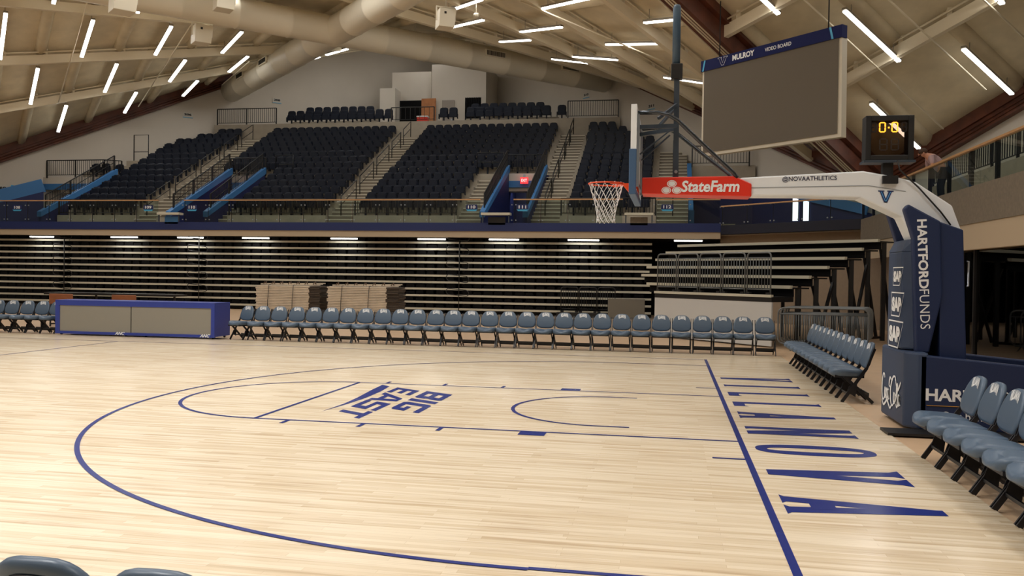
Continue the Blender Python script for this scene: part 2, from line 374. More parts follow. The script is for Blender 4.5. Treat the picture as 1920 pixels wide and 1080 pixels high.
for nm, b0, b1, aa in ROWS:
    for i, a in enumerate(aa):
        strip(surf(a, b0), surf(a, b1), f'white strip light on left roof slope, {nm}, {ORD[i]} from left', LAMP_SEATS)
RT = [(.534, .576, .664, 'strip light just right of where the two ducts cross'), (.58, .66, .749, 'strip light above the white speaker beside the duct'), (.62, .60, .69, 'strip light partly hidden by white speaker beside the duct'),
 (.693, .617, .69, 'short strip light above the right half of the long duct'), (.666, .706, .793, 'strip light third right of the white speaker, over right seats'), (.624, .81, .896, 'strip light at top edge, left of the brown valley beam'),
 (.714, .818, .907, 'strip light left of the hoop mast, level with speaker'), (.675, .926, .99, 'strip light crossing behind the top of the blue mast'), (.757, .70, .79, 'strip light low on the right slope, above duct end'),
 (.782, .62, .70, 'strip light hanging close over the right duct end'), (.80, .83, .905, 'strip light beside video board, left of its upper corner')]
for a, b0, b1, lb in RT: strip(surf(a, b0), surf(a, b1), 'white '+lb, LAMP_SEATS)
Q2L = [(.118, .157, .25, 'long strip light right of video board, running down towards the shot clock'), (.167, .03, .129, 'long strip light at right edge above the glass balcony'), (.067, .03, .125, 'strip light seen behind and through the shot clock'),
 (.0695, .283, .38, 'strip light cut by the top edge above the video board'), (.217, .157, .25, 'strip light cut by the top right corner of the picture')]
for a, b0, b1, lb in Q2L: strip(surf(a, b0, 1), surf(a, b1, 1), 'white '+lb, LAMP_SEATS)
for i, (a, b0) in enumerate(((.60, .10), (.60, .22), (.60, .34), (.70, .08), (.70, .20), (.70, .33), (.82, .10), (.82, .25), (.82, .38))):
    strip(surf(a, b0), surf(a, b0+.09), f'white strip light over the top terrace beyond the crossing ducts, {ORD[i]} of nine', LAMP_SEATS*1.3)
# more of the same fittings over the near court, out of the picture
for q, aa in ((0, [.07]), (1, [.3, .5, .7]), (2, [.3, .6, .85]), (3, [.15, .4, .65])):
    for a in aa:
        for b0 in (.30, .55, .80): strip(surf(a, b0, q), surf(a, b0+.1, q), 'white strip light on the roof slope outside the picture', LAMP_COURT)
for a in (.12, .22, .32): strip(surf(a, .62), surf(a, .72), 'white strip light on the roof slope outside the picture', LAMP_COURT)
for a, b in ((.3, .8), (.42, .62), (.42, .78), (.52, .9), (.15, .85)): strip(surf(a, b), surf(a, b+.1), 'white strip light on the roof slope outside the picture', LAMP_COURT)
# unseen soft light panels added above the court to brighten it
for i, (x, y) in enumerate(((-7, -8), (-6, 2), (-13, -9), (-14, 1), (-21, -6), (5, -9))):
    t = thing('floodlight', 'square court floodlight hung above the court outside the picture', 'light', (x, y, 12.6), 0, 'court floodlights')
    m = MB(); m.box(-1.2, 1.2, -1.2, 1.2, .02, .16); m.obj('lamp_housing', BLACK, t)
    m = MB(); m.tube([(0, 0, .16), (0, 0, 1.6)], .02, 6); m.obj('hanger', BLACK, t)
    m = MB(); m.box(-1.12, 1.12, -1.12, 1.12, 0, .02); m.obj('lamp_diffuser', TUBE, t)
    la = bpy.data.lights.new('lamp', 'AREA'); la.size = 2.2; la.energy = LAMP_FILL; la.color = (1, .995, .98); la.spread = math.radians(115)
    lo = bpy.data.objects.new('lamp', la); COL.objects.link(lo); lo.parent = t; lo.location = (0, 0, -.03)
# ---------------------------------------------------------------- air ducts, speakers
du = thing('air_duct', 'pair of crossing white round air ducts hung below the roof', 'duct', surf(.5, .5, 0, -.45))
o0 = surf(.5, .5, 0, -.45)
for A, B in ((surf(.02, .5), surf(.985, .5)), (surf(.5, .015), surf(.5, .97))):
    m = MB(); a, b = V3((A.x, A.y, o0.z))-o0, V3((B.x, B.y, o0.z))-o0; d = (b-a).normalized(); pts = []; rr = []
    n = 14
    for i in range(n+1):
        c = a+(b-a)*i/n
        pts += [c-d*.04, c, c+d*.04] if 0 < i < n else [c]; rr += [.68, .70, .68] if 0 < i < n else [.68]
    m.tube(pts, rr, 28); m.obj('duct_pipe', DUCT, du)
    for i in range(1, 8):
        m = MB(); c = a+(b-a)*i/8; m.tube([c+V3((0, 0, .6)), c+V3((0, 0, 1.3))], .02, 5); m.obj('hanger', DUCT, du)
dA = (surf(.98, .5)-surf(.02, .5)); dA.z = 0; dA.normalize(); dB = (surf(.5, 0)-surf(.5, 1)); dB.z = 0; dB.normalize()
for d, s, side in ((dA, 8.6, 1), (dA, 13.6, 1), (dB, 8.4, -1), (dB, 12.6, -1)):
    nn = V3((d.y, -d.x, 0)).normalized(); nn = nn if nn.dot(CAMP-o0) > 0 else -nn
    if side < 0: nn = nn*1
    c = d*s+nn*.66+V3((0, 0, .12)); X = d; m = MB()
    Mx = Matrix(((X.x, nn.x, 0, c.x), (X.y, nn.y, 0, c.y), (0, 0, 1, c.z), (0, 0, 0, 1)))
    m.box(-.62, .62, -.12, .12, -.17, .17, Mx); g = m.obj('vent_box', DUCT, du, bevel=.01)
    m = MB()
    for k in range(15): m.box(-.56+.076*k, -.51+.076*k, .118, .128, -.12, .12, Mx)
    m.obj('vent_grille', BLACK, g)
def speaker(u, v, z, w, lb):
    p = at(u, v, 2, z); t = thing('hanging_speaker', lb, 'speaker', p, 0, 'white speakers hung from the roof')
    an = math.atan2(CAMP.y-p.y, CAMP.x-p.x)+PI/2+.25
    t.rotation_euler = (0, 0, an); h = w*1.0
    m = MB(); m.prism([(-w/2, -h/2), (w/2*.75, -h/2), (w/2, h/2), (-w/2*.9, h/2)], (0, -w*.45, 0), (1, 0, 0), (0, 0, 1), (0, w*.9, 0)); b = m.obj('speaker_box', WHITEM if False else DUCT, t, bevel=.02)
    m = MB()
    for s in (-1, 1): m.bar((s*w*.53, 0, -.05), (s*w*.53, 0, h*.68), .05, .03)
    m.bar((-w*.55, 0, h*.68), (w*.55, 0, h*.68), .05, .05); m.tube([(0, 0, h*.68), (0, 0, h*.68+1.0)], .02, 6); m.obj('bracket', DUCT, t)
    m = MB(); m.box(-w*.2, -w*.08, -w*.47, -w*.45, h*.2, h*.32); m.obj('horn', BLACK, t)
speaker(379, 66, 12.2, .80, 'white hanging speaker in front of the left roof slope'); speaker(836, 37, 11.6, .70, 'white hanging speaker above the long duct, right of the crossing')
speaker(232, 2, 11.8, .9, 'white hanging speaker cut by the top edge, far left'); speaker(421, 2, 13, .8, 'white hanging speaker cut by top edge, beside the duct crossing')
for u, v, z, lb in ((402, 41, 12.8, 'left'), (893, 28, 12.6, 'right')):
    p = at(u, v, 2, z); t = thing('security_camera', f'small white security camera hung under the {lb} roof slope', 'camera', p)
    m = MB(); m.smooth = True; m.loft([[V3((r*math.cos(k*PI/5), r*math.sin(k*PI/5), zz)) for k in range(10)] for r, zz in ((.05, -.14), (.12, -.08), (.13, 0), (.10, .06))]); m.obj('camera_dome', DUCT, t)
    m = MB(); m.tube([(0, 0, .06), (0, 0, .9)], .02, 6); m.obj('hanger', DUCT, t)
# ---------------------------------------------------------------- upper seating bowl
NR, TR, RI, Y0, Z0 = 14, .82, .415, 26.6, 4.5
def yk(k): return Y0+TR*k
def zk(k): return Z0+RI*k
def wl(y): return y-67.62+.25        # left wall x at depth y
def wr(y): return 34.56-y-.25        # right wall x at depth y
YV = yk(6)
def xl(s, k):
    lo = {'A': -31.28, 'B': -21.95 if k < 6 else -25.4, 'C': -15.5, 'D': -5.7}[s]
    return max(lo, wl(yk(k+1))+.15) if s == 'A' and k >= 6 else (max(-33, wl(yk(k+1))) if False else lo)
def xr(s, k):
    hi = {'A': -26.95, 'B': -16.9, 'C': -10.47 if k < 6 else -7.1, 'D': -1.4}[s]
    return min(hi, wr(yk(k+1))) if s == 'D' else hi
dm = MB()
for s in 'ABCD':
    for k in range(NR):
        a, b = xl(s, k), xr(s, k)
        if b > a: dm.box(a, b, yk(k), yk(k+1)+.02, 3.9 if k < 6 else zk(k)-.9, zk(k))
for k in range(6, 10): dm.box(wl(yk(k+1)), -31.28, yk(k), yk(k+1)+.02, zk(k)-.9, zk(k))
# walls beside and behind the vomitories, cross aisle deck, top terrace
dm.box(-38, 1.9, 25.52, Y0+.02, 3.78, 4.08)
for a, b in ((-24.45, -22.5), (-9.05, -7.1)): dm.box(a, b, Y0, 34, 3.78, 4.08)
dm.box(-38.0, -31.45, Y0, 30, 3.78, 4.08)
struct(dm.obj('floor', CONC))
tp = MB()
ytop = yk(NR); ZT = 11.0
tp.add([(wl(ytop), ytop, ZT), (wr(ytop), ytop, ZT), (wr(ytop), ytop, ZT-1.3), (wl(ytop), ytop, ZT-1.3), (-16.53, 50.5, ZT), (-16.53, 50.5, ZT-1.3)], [(0, 3, 2, 1), (0, 1, 4), (3, 5, 2)])
struct(tp.obj('floor', CONC))
# stairs in the aisles: two steps to each row
sm = MB(); lit_ = MB()
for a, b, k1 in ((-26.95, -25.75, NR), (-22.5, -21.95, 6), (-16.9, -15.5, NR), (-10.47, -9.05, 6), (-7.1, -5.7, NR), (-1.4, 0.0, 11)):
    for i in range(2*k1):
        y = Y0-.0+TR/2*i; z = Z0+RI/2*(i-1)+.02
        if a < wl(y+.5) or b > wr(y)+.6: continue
        sm.box(a, b, y, y+TR/2+.01, z-.5 if i > 3 else 3.9, z); lit_.box(a, b, y-.012, y+.06, z-.035, z+.006)
st_ = struct(sm.obj('floor', STEP)); lit_.obj('step_nosing', mat('step_nosing', (226, 218, 198), .6), st_)  # pale strips put the light on the tread tops into colour
sp = MB()    # slab filling between the wide aisle and the vomitory, cut stair at the far left
for k in range(6): sp.box(-25.75, -24.45, yk(k), yk(k+1)+.01, 3.9, zk(k)-.1)
for k in range(6, NR): sp.box(-25.75, -25.4, yk(k), yk(k+1)+.01, zk(k)-1, zk(k)-.05)
struct(sp.obj('floor', CONC))
# vomitory portals: navy sides, light blue sloping caps, pale back wall
def vom(x0, x1, idx, left=True, right=True):
    pv = MB(); bl = MB(); bk = MB()
    for x, on_ in ((x0, left), (x1, right)):
        if not on_: continue
        s = 1 if x == x0 else -1
        P = [(25.6, 4.0), (25.6, 4.42), (31.4, 7.22), (31.4, 4.0)]
        pv.prism(P, (x-.08, 0, 0), (0, 1, 0), (0, 0, 1), (.16, 0, 0))
        P = [(25.55, 4.34), (25.55, 4.60), (31.45, 7.42), (31.45, 7.08)]
        bl.prism(P, (x-.12, 0, 0), (0, 1, 0), (0, 0, 1), (.24, 0, 0))
    bk.box(x0, x1, YV-.02, YV+.15, 6.55, 7.0)
    bl.box(x0, x1, YV-.06, YV+.02, 6.28, 6.62)
    pv.box(x0-.1, x1+.1, 34.0, 34.2, 3.9, 6.9); pv.box(x0-.15, x0, YV, 34, 3.9, 6.9); pv.box(x1, x1+.15, YV, 34, 3.9, 6.9); pv.box(x0, x1, YV+.15, 34, 6.5, 6.6)
    o = struct(pv.obj('wall_vomitory', NAVY)); bl.obj('blue_trim', LBLUE, o); bk.obj('back_wall', WALL, o)
vom(-24.45, -22.5, 1); vom(-9.05, -7.1, 2)
vom(-36.5, -31.45, 0, left=False)
m = MB(); P = [(-40.0, 3.9), (-40.0, 4.3), (-36.3, 6.3), (-36.3, 6.7)]
a, b = V3((-40.6, 26.95, 4.25)), V3((-36.1, 31.45, 6.5)); m.bar(a+V3((.25, -.25, 0)), b+V3((.25, -.25, 0)), .1, .75); o = struct(m.obj('trim_1', LBLUE))
m = MB(); a2, b2 = a+V3((.3, -.3, -.35)), b+V3((.3, -.3, -.35)); m.add([a2, b2, (b2.x, b2.y, 3.9), (a2.x, a2.y, 3.9)], [(0, 1, 2, 3)]); struct(m.obj('wall_vomitory', NAVY))
# side portal at right of the last section
m = MB(); m.box(.0, .12, 25.6, 31.5, 3.9, 4.4); m.prism([(25.6, 4.3), (25.6, 4.6), (31.4, 7.3), (31.4, 3.9), (25.6, 3.9)], (0, 0, 0), (0, 1, 0), (0, 0, 1), (.14, 0, 0))
w = struct(m.obj('wall_vomitory', NAVY)); m = MB(); m.prism([(25.55, 4.4), (25.55, 4.65), (31.4, 7.42), (31.4, 7.1)], (-.03, 0, 0), (0, 1, 0), (0, 0, 1), (.2, 0, 0)); m.box(-.05, .2, 25.5, 25.62, 3.9, 4.65); m.obj('blue_trim', LBLUE, w)
m = MB(); m.add([(.14, 31.2, 3.9), (3.1, 31.2, 3.9), (3.1, 31.2, 6.65), (.14, 31.2, 6.65)], [(0, 1, 2, 3)]); m.add([(7.6, 26.7, 3.9), (3.1, 31.2, 3.9), (3.1, 31.2, 6.4), (7.6, 26.7, 4.6)], [(0, 1, 2, 3)]); struct(m.obj('wall_corner', NAVY))
m = MB(); m.add([(.14, 31.1, 6.55), (3.2, 31.1, 6.55), (3.2, 31.1, 7.25), (.14, 31.1, 7.25)], [(0, 1, 2, 3)]); m.add([(.14, 31.1, 7.25), (3.2, 31.1, 7.25), (.14, 34.0, 7.25)], [(0, 1, 2)]); struct(m.obj('wall_corner', CONC))
for i, u_ in enumerate((1493, 1513)):  # bright slits at the corner glass imitated by added glowing panes
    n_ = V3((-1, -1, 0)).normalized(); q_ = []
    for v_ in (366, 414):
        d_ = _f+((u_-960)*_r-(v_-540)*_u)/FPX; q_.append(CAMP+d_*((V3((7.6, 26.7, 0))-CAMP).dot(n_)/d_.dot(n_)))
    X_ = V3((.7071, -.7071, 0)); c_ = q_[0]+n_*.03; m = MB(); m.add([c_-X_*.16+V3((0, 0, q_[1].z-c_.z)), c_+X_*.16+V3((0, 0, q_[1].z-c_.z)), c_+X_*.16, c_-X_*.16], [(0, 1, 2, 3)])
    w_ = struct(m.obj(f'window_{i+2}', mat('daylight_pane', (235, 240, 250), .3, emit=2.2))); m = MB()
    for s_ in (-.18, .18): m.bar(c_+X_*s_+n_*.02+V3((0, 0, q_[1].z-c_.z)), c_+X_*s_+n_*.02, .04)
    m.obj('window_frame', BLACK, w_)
m = MB(); m.bar((3.05, 31.0, 6.35), (7.4, 26.65, 4.75), .08, .42); struct(m.obj('trim_2', LBLUE))
# ---- balcony fronts: far straight, angled corner, right side
CP = [(-38, 25.4), (1.3, 25.4), (5.95, 20.9), (5.95, -16)]
def band(pts, z0, z1, th, m, nm, inw=0):
    b = MB()
    for (xa, ya), (xb, yb) in zip(pts, pts[1:]):
        d = V3((xb-xa, yb-ya, 0)).normalized(); n = V3((-d.y, d.x, 0))
        if n.dot(V3((-16, 50, 0))-V3((xa, ya, 0))) < 0 and xa < 5: n = -n
        if xa > 5: n = V3((1, 0, 0))
        A, B = V3((xa, ya, 0))+n*inw, V3((xb, yb, 0))+n*inw
        b.add([A+V3((0, 0, z0)), B+V3((0, 0, z0)), B+V3((0, 0, z1)), A+V3((0, 0, z1)), A+n*th+V3((0, 0, z0)), B+n*th+V3((0, 0, z0)), B+n*th+V3((0, 0, z1)), A+n*th+V3((0, 0, z1))],
              [(0, 1, 2, 3), (7, 6, 5, 4), (3, 2, 6, 7), (0, 4, 5, 1), (1, 5, 6, 2), (0, 3, 7, 4)])
    return struct(b.obj(nm, m))
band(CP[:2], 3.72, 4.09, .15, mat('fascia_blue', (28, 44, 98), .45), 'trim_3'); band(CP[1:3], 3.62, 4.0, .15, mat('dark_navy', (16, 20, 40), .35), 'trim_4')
band(CP[:2], 3.44, 3.72, .2, BEIGEB, 'trim_5', .05)
band(CP[2:], 3.12, 3.97, .25, BROWNB, 'trim_6'); band(CP[2:], 2.53, 3.12, .2, BEIGEB, 'trim_7', .03)
m = MB(); m.add([(1.4, 25.5, 3.9), (6.15, 21.0, 3.9), (6.15, -16, 3.9), (22, -7, 3.9), (22, 12, 3.9), (7.8, 26.5, 3.9), (2, 32, 3.9), (1.2, 32, 3.9)], [tuple(range(8))])
m.add([(1.2, 25.6, 3.6), (6, 21, 3.6), (6, -16, 3.0), (22, -7, 3.0), (22, 12, 3.0), (7.8, 26.5, 3.6), (2, 32, 3.6), (1.2, 32, 3.6)], [tuple(range(7, -1, -1))]); struct(m.obj('floor', CONC))
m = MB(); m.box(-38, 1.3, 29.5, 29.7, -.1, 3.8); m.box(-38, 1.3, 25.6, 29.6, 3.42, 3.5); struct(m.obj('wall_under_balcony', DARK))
m = MB(); m.add([(1.35, 26.4, -.1), (6.9, 21.0, -.1), (6.9, 21.0, 3.6), (1.35, 26.4, 3.6)], [(0, 1, 2, 3)]); m.add([(6.9, 21.0, -.1), (6.9, 12.5, -.1), (6.9, 12.5, 3.6), (6.9, 21.0, 3.6)], [(0, 1, 2, 3)]); struct(m.obj('wall_corner', TAN))
# ---- glass balustrades
def balustrade(A, B, zt, zb, label, pitch, posts=False, capw=.11):
    A, B = V3(A), V3(B); t = thing('glass_balustrade', label, 'railing', (A.x, A.y, zb), 0, 'glass balustrades of the balcony'); L = (B-A).length; d = (B-A)/L; n = max(1, round(L/pitch)); p = L/n
    nn = V3((d.y, -d.x, 0)); nn = nn if nn.dot(CAMP-A) > 0 else -nn
    m = MB(); m.bar(V3((0, 0, zt-zb)), (B-A)+V3((0, 0, zt-zb)), capw, .05); m.obj('cap_rail', CAPW, t)
    for i in range(n):
        m = MB(); a, b = d*(i*p+.015), d*((i+1)*p-.015)
        m.add([a, b, b+V3((0, 0, zt-zb-.03)), a+V3((0, 0, zt-zb-.03))], [(0, 1, 2, 3)]); m.obj('glass_panel', GLASS, t)
        if posts:
            m = MB(); m.bar(a-nn*.05-V3((0, 0, .02)), a-nn*.05+V3((0, 0, zt-zb-.02)), .07, .13); m.obj('post', BLACK, t)
        else:
            m = MB(); m.bar(a-nn*.04, a-nn*.04+V3((0, 0, zt-zb-.03)), .02, .03); m.obj('post', BLACK, t)
            for z in (.12, .80):
                for s in (-.09, .09):
                    c = MB(); c.tube([a+d*s+nn*.02+V3((0, 0, z)), a+d*s-nn*.02+V3((0, 0, z))], .028, 8); c.obj('clip', SILV, t)
    return t
balustrade((-38, 25.42, 0), (-24.86, 25.42, 0), 5.12, 4.09, 'glass balustrade with oak cap below the leftmost seating block', 1.17)
balustrade((-23.52, 25.42, 0), (-9.09, 25.42, 0), 5.12, 4.09, 'long glass balustrade with oak cap between the two gated gaps', 1.17)
balustrade((-7.6, 25.42, 0), (-2.82, 25.42, 0), 5.12, 4.09, 'glass balustrade with oak cap behind the basketball net', 1.2)
balustrade((-1.41, 25.42, 0), (1.27, 25.42, 0), 5.10, 4.09, 'short glass balustrade with oak cap under the red hoop arm', 1.34)
balustrade((1.32, 25.38, 0), (5.95, 20.92, 0), 4.80, 3.98, 'angled corner glass balustrade with oak cap below white hoop arm', 1.3)
balustrade((5.97, 20.9, 0), (5.97, -3, 0), 4.82, 3.97, 'glass balustrade with dark posts and oak cap along right balcony', 1.6, True)
# gaps in the far balustrade: removable bridge with a pale bar on top
for i, (x0, x1, lb) in enumerate(((-24.8, -23.55, 'left'), (-9.05, -7.65, 'middle'), (-2.78, -1.45, 'right'))):
    t = thing('bridge_platform', f'pale-topped removable bridge platform in the {lb} gap of the far balustrade', 'platform', ((x0+x1)/2, 25.3, 4.0), 0, 'bridge platforms in the balustrade gaps'); w = (x1-x0)/2-.05
    m = MB(); m.box(-w, w, -.2, .2, .42, .52); m.obj('deck', CAPW if i == 9 else ALU, t)
    for s in (-1, 1):
        m = MB(); m.bar((s*w*.9, -.1, .09), (s*w*.9, -.1, .42), .05); m.obj('leg', GREYM, t)
    m = MB(); m.box(-w*.6, w*.6, .1, .14, .0, .35); m.obj('riser_panel', [LBLUE, BLACK, BROWNB][i], t)
# ---- picket railings
def picket(pts, h, label, pitch=.13, name='picket_railing', group='black picket railings of the seating bowl', mid=False):
    P = [V3(p) for p in pts]; t = thing(name, label, 'railing', P[0], 0, group); m = MB(); o = P[0]; k = MB(); pn = []
    m.tube([p-o+V3((0, 0, h)) for p in P], .028, 6); m.obj('top_rail', BLACK, t)
    if pitch:
        m = MB(); m.tube([p-o+V3((0, 0, .12)) for p in P], .018, 5); m.obj('bottom_rail', BLACK, t)
    if mid: m = MB(); m.tube([p-o+V3((0, 0, h*.55)) for p in P], .02, 5); m.obj('middle_rail', BLACK, t)
    for a, b in zip(P, P[1:]):
        n = max(1, int(math.hypot((b-a).length, 0)/1.6))
        for i in range(n+1):
            c = a+(b-a)*i/n-o; m = MB(); m.bar(c-V3((0, 0, .05)), c+V3((0, 0, h)), .06, .06); m.obj('post', BLACK, t)
        if pitch:
            n = int((b-a).length/pitch)
            for i in range(1, n): c = a+(b-a)*i/n-o; k.bar(c+V3((0, 0, .12)), c+V3((0, 0, h)), .022, .022)
    if k.v: k.obj('pickets', BLACK, t)
    return t
for s, lb in (('A', 'leftmost seating block'), ('B', 'second seating block from left'), ('C', 'third seating block from left'), ('D', 'rightmost seating block')):
    picket([(xl(s, 0)+.05, Y0+.08, Z0), (xr(s, 0)-.05, Y0+.08, Z0)], .78, f'low black picket railing in front of the {lb}')
def slope(x): return [(x, 26.0, 4.62), (x, 31.3, 7.3)]
for x, lb in ((-24.45, 'left cap of the left portal'), (-22.5, 'right cap of the left portal'), (-9.05, 'left cap of the portal by the hoop'), (-7.1, 'right cap of the portal by the hoop'), (-31.45, 'blue cap at the far left')):
    picket(slope(x), .85, f'black picket railing sloping down on the {lb}', group='sloping picket railings on the portals', mid=True)
picket([(-24.5, YV, 7.0), (-22.45, YV, 7.0)], .95, 'black picket railing across the back of the left portal'); picket([(-9.1, YV, 7.0), (-7.05, YV, 7.0)], .95, 'black picket railing across the back of the portal by the hoop')
picket([(-35.85, YV-.05, 7.0), (-32.2, YV-.05, 7.0), (-31.5, YV+.5, 7.0)], .95, 'black picket railing on the ledge at far left against the wall')
picket([(wl(ytop)+.2, ytop+.05, ZT), (-25.1, ytop+.05, ZT)], 1.0, 'black picket railing at left end of the top terrace'); picket([(-6.8, ytop+.05, ZT), (wr(ytop)-.1, ytop+.05, ZT)], 1.0, 'black picket railing at right end of the top terrace')
picket([(-17.6, ytop+.05, ZT), (-14.9, ytop+.05, ZT)], .85, 'thin railing before the dark opening on the top terrace', .3)
picket([(.2, 31.0, 7.25), (2.9, 31.0, 7.25)], .95, 'black picket railing behind the lower corner of video board')
m = MB(); m.box(7.2, 9.0, -4, 17.5, 3.9, 4.72); struct(m.obj('floor', CONC))
picket([(7.3, 17.2, 4.72), (7.3, -1, 4.72)], .72, 'black picket railing behind the oak-capped glass along the right balcony', .16)
def stairrail(x, k0, k1, lb):
    a = V3((x, yk(k0)+.2, zk(k0))); b = V3((x, yk(k1)+.2, zk(k1))); t = thing('stair_handrail', lb, 'handrail', a, 0, 'stair handrails in the aisles'); d = b-a
    m = MB(); m.tube([V3((0, 0, 0)), V3((0, 0, .92)), d+V3((0, 0, .92)), d], .028, 6); m.obj('loop_rail', BLACK, t)
    m = MB(); m.tube([V3((0, 0, .5)), d+V3((0, 0, .5))], .02, 6); m.obj('middle_rail', BLACK, t)
for x, nm in ((-26.4, 'leftmost aisle stair'), (-16.2, 'middle aisle stair'), (-6.4, 'aisle stair right of the portal by the hoop'), (-.7, 'stair behind the hoop mast')):
    for j, (k0, k1) in enumerate(((0, 2.4), (3, 5.4), (6, 8.4), (9, 10.9), (11.5, 13.2))):
        if x > -1 and j > 2: continue
        stairrail(x, k0, k1, f'black handrail, {ORD[j]} from bottom, {nm}')
for x0, x1, y, z, lb in ((-32.3, -31.35, 34.3, 8.20, 'at the left end of seats by the wall'), (-21.9, -20.9, 31.6, 7.0, 'inside the second block above the portal'), (-10.7, -9.3, 31.6, 7.0, 'left of the railing above the hoop portal')):
    t = thing('guard_loop', f'black square guard rail {lb}', 'railing', (x0, y, z), 0, 'square guard rails'); m = MB(); w = x1-x0
    hh_ = 1.6 if x0 < -32 else 1.1; m.tube([(0, 0, 0), (0, 0, hh_), (w, 0, hh_), (w, 0, 0)], .03, 6); m.obj('loop_rail', BLACK, t); m = MB(); m.tube([(0, 0, .6), (w, 0, .6)], .022, 6); m.obj('middle_rail', BLACK, t)
# ---- fixed seats
def seatmesh(premium=False):
    m = MB(); m.smooth = True; w = .225 if not premium else .26; h = .82 if not premium else 1.02
    def ring(y, z, ww, hh, top):
        n = 12; return None
    prof = [(-w, .42), (-w*1.0, h-.14), (-w*.86, h-.035), (-w*.45, h), (w*.45, h), (w*.86, h-.035), (w, h-.14), (w, .42)]
    m.smooth = False
    m.prism(prof, (0, .06, 0), (1, 0, 0), (0, 0, 1), (0, .07, 0)); m.prism([(x*.86, (z-.42)*.86+.46) for x, z in prof], (0, .035, 0), (1, 0, 0), (0, 0, 1), (0, .03, 0))
    m.prism([(-w*.9, .40), (-w, .52), (-w*.8, .74), (w*.8, .74), (w, .52), (w*.9, .40)], (0, -.10, 0), (1, 0, 0), (0, 0, 1), (0, .12, 0))
    for s in (-1, 1): m.box(s*(w+.02)-.014, s*(w+.02)+.014, -.14, .1, .30, .60)
    m.box(-.04, .04, 0, .1, 0, .42)
    me_o = m.obj('stadium_seat', SEATU, bevel=.012, segs=1); return me_o
seat0 = seatmesh(); prem0 = seatmesh(True); prem0.name = 'terrace_seat'
cand = []
BN = {'A': 'leftmost block', 'B': 'second block from left', 'C': 'third block from left', 'D': 'block behind the hoop'}
for s in 'ABCD':
    for k in range(NR):
        a, b = xl(s, k), xr(s, k)
        n = int((b-a-.1)/.53)
        if n < 1: continue
        for i in range(n):
            x = a+(b-a-n*.53)/2+.53*(i+.5)
            if s == 'C' and k == 6 and x > -10.6: pass
            cand.append((k, s, i, x))
cand.sort(key=lambda c: c[0]); used = [False]
rest = MB()
for j, (k, s, i, x) in enumerate(cand):
    p = (x, yk(k)+.52, zk(k))
    if j < 300:
        o = seat0 if not used[0] else seat0.copy()
        if used[0]: COL.objects.link(o)
        used[0] = True; o.location = p
        tag(o, f'dark navy stadium seat, {ORD[i]} from left in {ORD[k]} row of the {BN[s]}', 'seat', 'fixed seats of the seating bowl')
    else:
        me = seat0.data; rest.add([(v.co.x+p[0], v.co.y+p[1], v.co.z+p[2]) for v in me.vertices], [tuple(q.vertices) for q in me.polygons])
o = rest.obj('stadium_seats', SEATU); tag(o, 'upper rows of dark navy stadium seats reaching the top terrace wall', 'seats', kind='stuff')
for i, (x, y, z) in enumerate(((-33.1, 31.95, 7.0), (-32.45, 31.95, 7.0), (-31.85, 32.3, 7.0))):
    o = seat0.copy(); COL.objects.link(o); o.location = (x, y, z); tag(o, f'single dark navy seat by the far left ledge railing, {ORD[i]} from left', 'seat', 'single seats by the far left ledge')
n0 = 0
tm = MB(); tm.box(-24.9, -19.2, 40.0, 41.6, 10.9, 11.45); tm.box(-13.4, -7.6, 40.0, 41.6, 10.9, 11.45); struct(tm.obj('floor', CONC))
first = True
for nm, xs, y, z in (('front row left', [-24.6+.585*i for i in range(10)]+[-18.75, -18.15], 39.2, ZT), ('back row left', [-23.9+.585*i for i in range(8)], 40.4, 11.45), ('front row right', [-14.6, -14.0]+[-12.9+.585*i for i in range(9)]+[-7.3], 39.2, ZT), ('back row right', [-12.9+.585*i for i in range(8)], 40.4, 11.45)):
    for i, x in enumerate(xs):
        o = prem0 if first else prem0.copy()
        if not first: COL.objects.link(o)
        first = False; o.location = (x, y, z); tag(o, f'high-backed navy seat on the top terrace, {nm} group, {ORD[i]} from left', 'seat', 'seats on the top terrace')
# ---- terrace boxes behind
def bx(nm, m_, u0, u1, v0, v1, y, dep, label=None, kind=True, z0=None):
    a = at(u0, v1, 1, y); b = at(u1, v0, 1, y); m = MB(); m.box(a.x, b.x, y, y+dep, a.z if z0 is None else z0, b.z); o = m.obj(nm, m_)
    if kind: struct(o)
    return o
bx('wall_press_box', WALL, 809, 912, 118, 195, 43.6, 4, z0=ZT); bx('wall_press_box', WALL, 735, 809, 134, 190, 44.4, 3, z0=13.35); bx('wall_press_box', WALL, 712, 741, 165, 205, 43.2, 1.2, z0=ZT)
bx('wall_opening', DARK, 740, 793, 188, 223, 44.2, .6, z0=ZT)
m = MB(); a = at(735, 134, 1, 44.4); b = at(809, 134, 1, 44.4); m.box(a.x, b.x, 44.8, 47, ZT, 13.4); struct(m.obj('wall_press_box', DARK))
m = MB(); a = at(792, 186, 1, 43.5); b = at(818, 222, 1, 43.5); m.box(a.x, b.x, 43.3, 43.4, ZT, a.z); tag(m.obj('wood_panel', mat('orange_wood', (176, 112, 62), .5, noise=.15, nscale=5)), 'orange-brown wood panel beside the dark opening on the top terrace', 'panel')
m = MB(); a = at(829, 188, 1, 43.5); b = at(851, 222, 1, 43.5); m.box(a.x, b.x, 43.50, 43.58, ZT, a.z); o = struct(m.obj('door_1', mat('door_grey', (150, 140, 130), .5))); m = MB(); m.box(b.x-.2, b.x-.1, 43.44, 43.5, 12.0, 12.1); m.obj('door_handle', SILV, o)
m = MB(); a = at(872, 183, 1, 41.9); b = at(902, 200, 1, 41.9); m.smooth = False; n = 14
pts = [(a.x+(b.x-a.x)*i/n, 41.9+(.06 if i % 2 else 0)) for i in range(n+1)]
